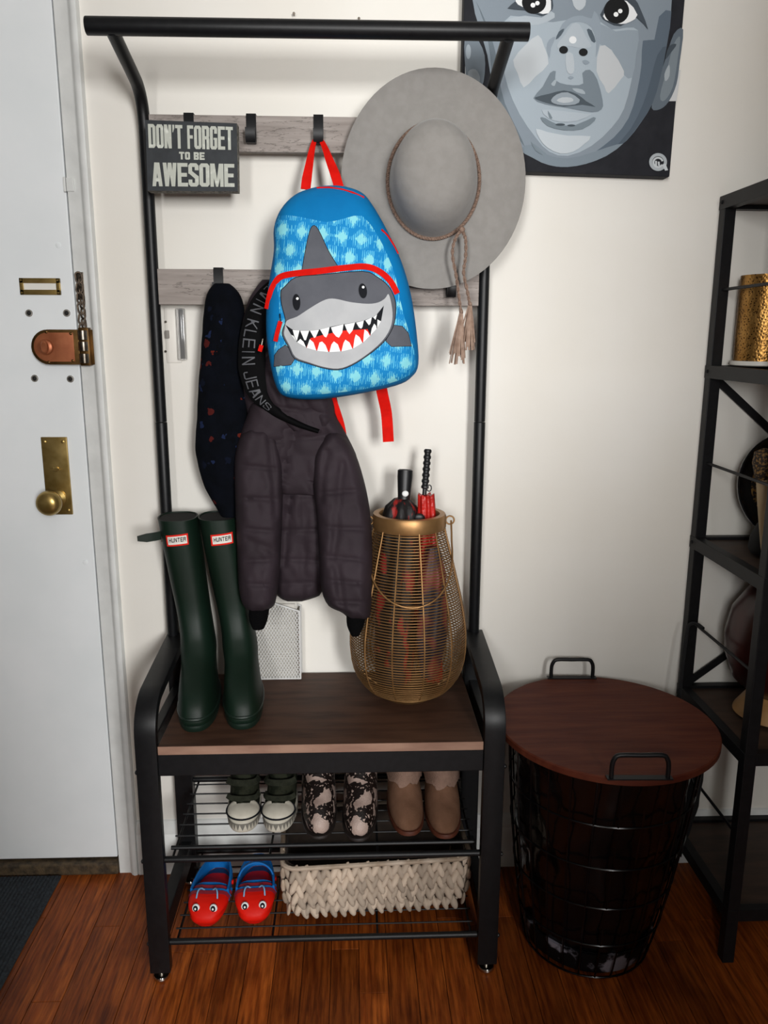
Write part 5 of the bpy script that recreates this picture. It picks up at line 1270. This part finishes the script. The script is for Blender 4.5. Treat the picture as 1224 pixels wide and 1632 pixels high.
# ---- things on the shelf
def hammered():
    m = mat('hammered_gold', '#8f6630', '#a67c42', scale=20, rough=.36, metal=.85); nt = m.node_tree; N = nt.nodes; L = nt.links; b = N['Principled BSDF']
    tc = N.new('ShaderNodeTexCoord'); vo = N.new('ShaderNodeTexVoronoi'); vo.inputs['Scale'].default_value = 210; L.new(tc.outputs['Object'], vo.inputs['Vector'])
    lt_ = N.new('ShaderNodeMath'); lt_.operation = 'LESS_THAN'; lt_.inputs[1].default_value = .30; L.new(vo.outputs['Distance'], lt_.inputs[0])
    src = b.inputs['Base Color'].links[0].from_socket; mm = N.new('ShaderNodeMix'); mm.data_type = 'RGBA'; L.new(lt_.outputs[0], mm.inputs[0]); L.new(src, mm.inputs[6]); mm.inputs[7].default_value = lin('#3a2208'); L.new(mm.outputs[2], b.inputs['Base Color'])
    bp = N.new('ShaderNodeBump'); bp.inputs['Strength'].default_value = .22; bp.inputs['Distance'].default_value = .003; L.new(vo.outputs['Distance'], bp.inputs['Height']); L.new(bp.outputs[0], b.inputs['Normal'])
    return m
gl = thing('gold_lantern', 'hammered gold cylinder lantern on second shelf board from top', 'lantern', (0.8340, -0.0700, LV[1] + .0136))
gc = Vector((0.8340, -0.0700, LV[1] + .0136))
obj('plate', G().lathe([(.001, 0), (.056, 0), (.059, .002), (.059, .010), (.001, .010)], gc, 40), mat('plate_white', '#d8d4cc', rough=.5), gl, angle=40)
obj('shade', G().rings([[gc + Vector((r * cos(2 * pi * j / 56), r * sin(2 * pi * j / 56), z)) for j in range(56)] for r, z in ((.053, .010), (.0535, .05), (.0535, .14), (.053, .178), (.0515, .178), (.0515, .05), (.0515, .011))], closed=True), hammered(), gl, angle=50)
ds = thing('round_dish', 'round black dish with gold woven centre leaning on middle shelf', 'dish', (0.905, -0.075, LV[2] + .0125))
dc = Vector((0.9080, -0.0900, 0.945)); 
DRr = Matrix.Rotation(radians(-12), 3, 'X')
def dlathe(prof, n=56): return G().rings([[dc + DRr @ Vector((r * cos(2 * pi * j / n), y, r * sin(2 * pi * j / n))) for j in range(n)] for r, y in prof])
obj('dish_rim', dlathe([(.072, .010), (.095, .006), (.108, -.012), (.112, -.012), (.110, -.004), (.098, .014), (.070, .018)]), mat('dish_black', '#0d0d0f', rough=.25), ds, angle=50)
obj('dish_centre', dlathe([(.002, -.016), (.040, -.010), (.070, .008), (.076, .012), (.072, .016), (.002, .016)]), mat('gold_weave', '#1a120a', '#a07a3f', scale=160, rough=.5, metal=.4, bump=.5, bscale=200, lo=.5, hi=.6), ds, angle=50)
obj('easel', G().box(.860, .956, -.105, -.098, LV[2] + .0126, LV[2] + .030).box(.863, .871, -.100, -.050, LV[2] + .0126, LV[2] + .022).box(.945, .953, -.100, -.050, LV[2] + .0126, LV[2] + .022), mat('easel_white', '#c8c4ba', rough=.6), ds, smooth=False)
sk = thing('wooden_stick', 'pale wooden tapered stick standing in front of black dish', 'stick', (0.806, -0.25, LV[2] + .0125))
w0, w1 = at(1218, 899, -.228), at(1214, 762, -.205)
g = G().tube([w0, w0.lerp(w1, .2), w0.lerp(w1, .7), w1], [.002, .006, .0095, .0105], 10)
obj('stick_shaft', g, mat('pale_wood', '#b09a78', '#9c8663', scale=20, stretch=(1, 1, .2), rough=.6), sk, angle=50)
sb_ = at(1214, 762, -.205)
obj('bristle_head', G().lathe([(.010, -.004), (.014, .004), (.020, .03), (.018, .05), (.004, .058)], sb_, 16), mat('bristle', '#1c140d', '#7d5d30', scale=220, rough=.8, lo=.5, hi=.6), sk, angle=50)
bb = thing('black_pouch', 'small black pouch on middle shelf behind wooden stick', 'pouch', (0.835, -0.16, LV[2] + .0125))
obj('pouch_body', G().rings([[Vector((.838 + rx * cos(a), -.165 + ry * sin(a), LV[2] + .0127 + z)) for a in [2 * pi * j / 24 for j in range(24)]] for rx, ry, z in ((.030, .030, 0), (.036, .036, .01), (.034, .034, .035), (.024, .024, .06), (.012, .012, .072), (.015, .015, .080))]), mat('pouch_black', '#0b0b0c', rough=.8), bb, angle=60)
obj('pouch_tie', G().tube([Vector((.838 + .0135 * cos(a), -.165 + .0135 * sin(a), LV[2] + .0127 + .072)) for a in [2 * pi * j / 16 for j in range(16)]], .002, 6, closed=True), m_sblk, bb)
rv = thing('red_vase', 'dark red round vase on tan stand on lower shelf', 'vase', (0.885, -0.150, LV[3] + .0125))
vc = Vector((0.8900, -0.160, LV[3] + .0125))
obj('vase_body', G().lathe([(.001, .040), (.045, .042), (.085, .075), (.104, .125), (.108, .17), (.098, .225), (.070, .270), (.040, .292), (.034, .300), (.040, .312), (.030, .312), (.026, .296)], vc, 48), mat('oxblood', '#2c0d0c', '#3a1210', scale=6, rough=.3), rv, angle=60)
obj('stand', G().lathe([(.078, 0), (.076, .006), (.050, .045), (.046, .048), (.001, .048)], vc, 40), mat('tan_wood', '#a87f4c', '#8d6636', scale=14, rough=.5), rv, angle=40)
bg = thing('black_bag', 'black cloth bag hanging on side of open shelf behind hamper', 'bag', (0.722, -0.13, 0.13))
g = G(); R = []
for i in range(14):
    t = i / 13; z = .135 + .27 * t; q = sin(min(t * 1.3 + .25, 1.45)); R.append([Vector((.7235 + .021 * q * cos(a), -.135 + .085 * q * sin(a) + .012 * noise.noise(Vector((a, z * 20, 2))), z + .014 * sin(a) * (1 - t))) for a in [2 * pi * j / 28 for j in range(28)]])
obj('bag_body', g.rings(R), mat('bag_black_cloth', '#0c0d10', rough=.85, bump=.4, bscale=40), bg, angle=70)
obj('bag_handle', G().tube(smooth_open([(.7235, -.09, .40), (.725, -.075, .47), (.735, -.06, .60), (.744, -.05, .626), (.7565, -.06, .631), (.762, -.08, .628)], 4), .004, 6), mat('bag_black_cloth', '#0c0d10'), bg)
pv = thing('dried_plant', 'dried golden grasses in vase on top of open shelf', 'plant', (0.868, -0.095, LV[0] + .0125))
pc_ = Vector((0.868, -0.095, LV[0] + .0125))
obj('vase', G().lathe([(.001, 0), (.036, 0), (.048, .03), (.052, .08), (.040, .13), (.022, .16), (.026, .175), (.018, .175), (.014, .155)], pc_, 32), mat('plant_vase', '#5b4631', '#6e563d', scale=15, rough=.5), pv, angle=60)
rp = random.Random(5); g = G(); st = []
for i in range(26):
    a = rp.uniform(0, 2 * pi); L_ = rp.uniform(.14, .24); sp = rp.uniform(.25, 1.0)
    p0 = pc_ + Vector((0, 0, .16)); p1 = p0 + Vector((cos(a) * .03 * sp, sin(a) * .02 * sp, L_ * .55)); p2 = p0 + Vector((cos(a) * .125 * sp, sin(a) * .070 * sp, L_ * (1 - .35 * sp)))
    lf = G().tube(smooth_open([p0, p1, p2], 5), [.0012, .0016, .0018, .0022, .0030, .0042, .0052, .0055, .0046, .003, .0008], 6)
    obj('grass_plume', lf, mat('dry_grass', '#7d6236', '#a78b54', scale=60, rough=.9), pv, angle=70)
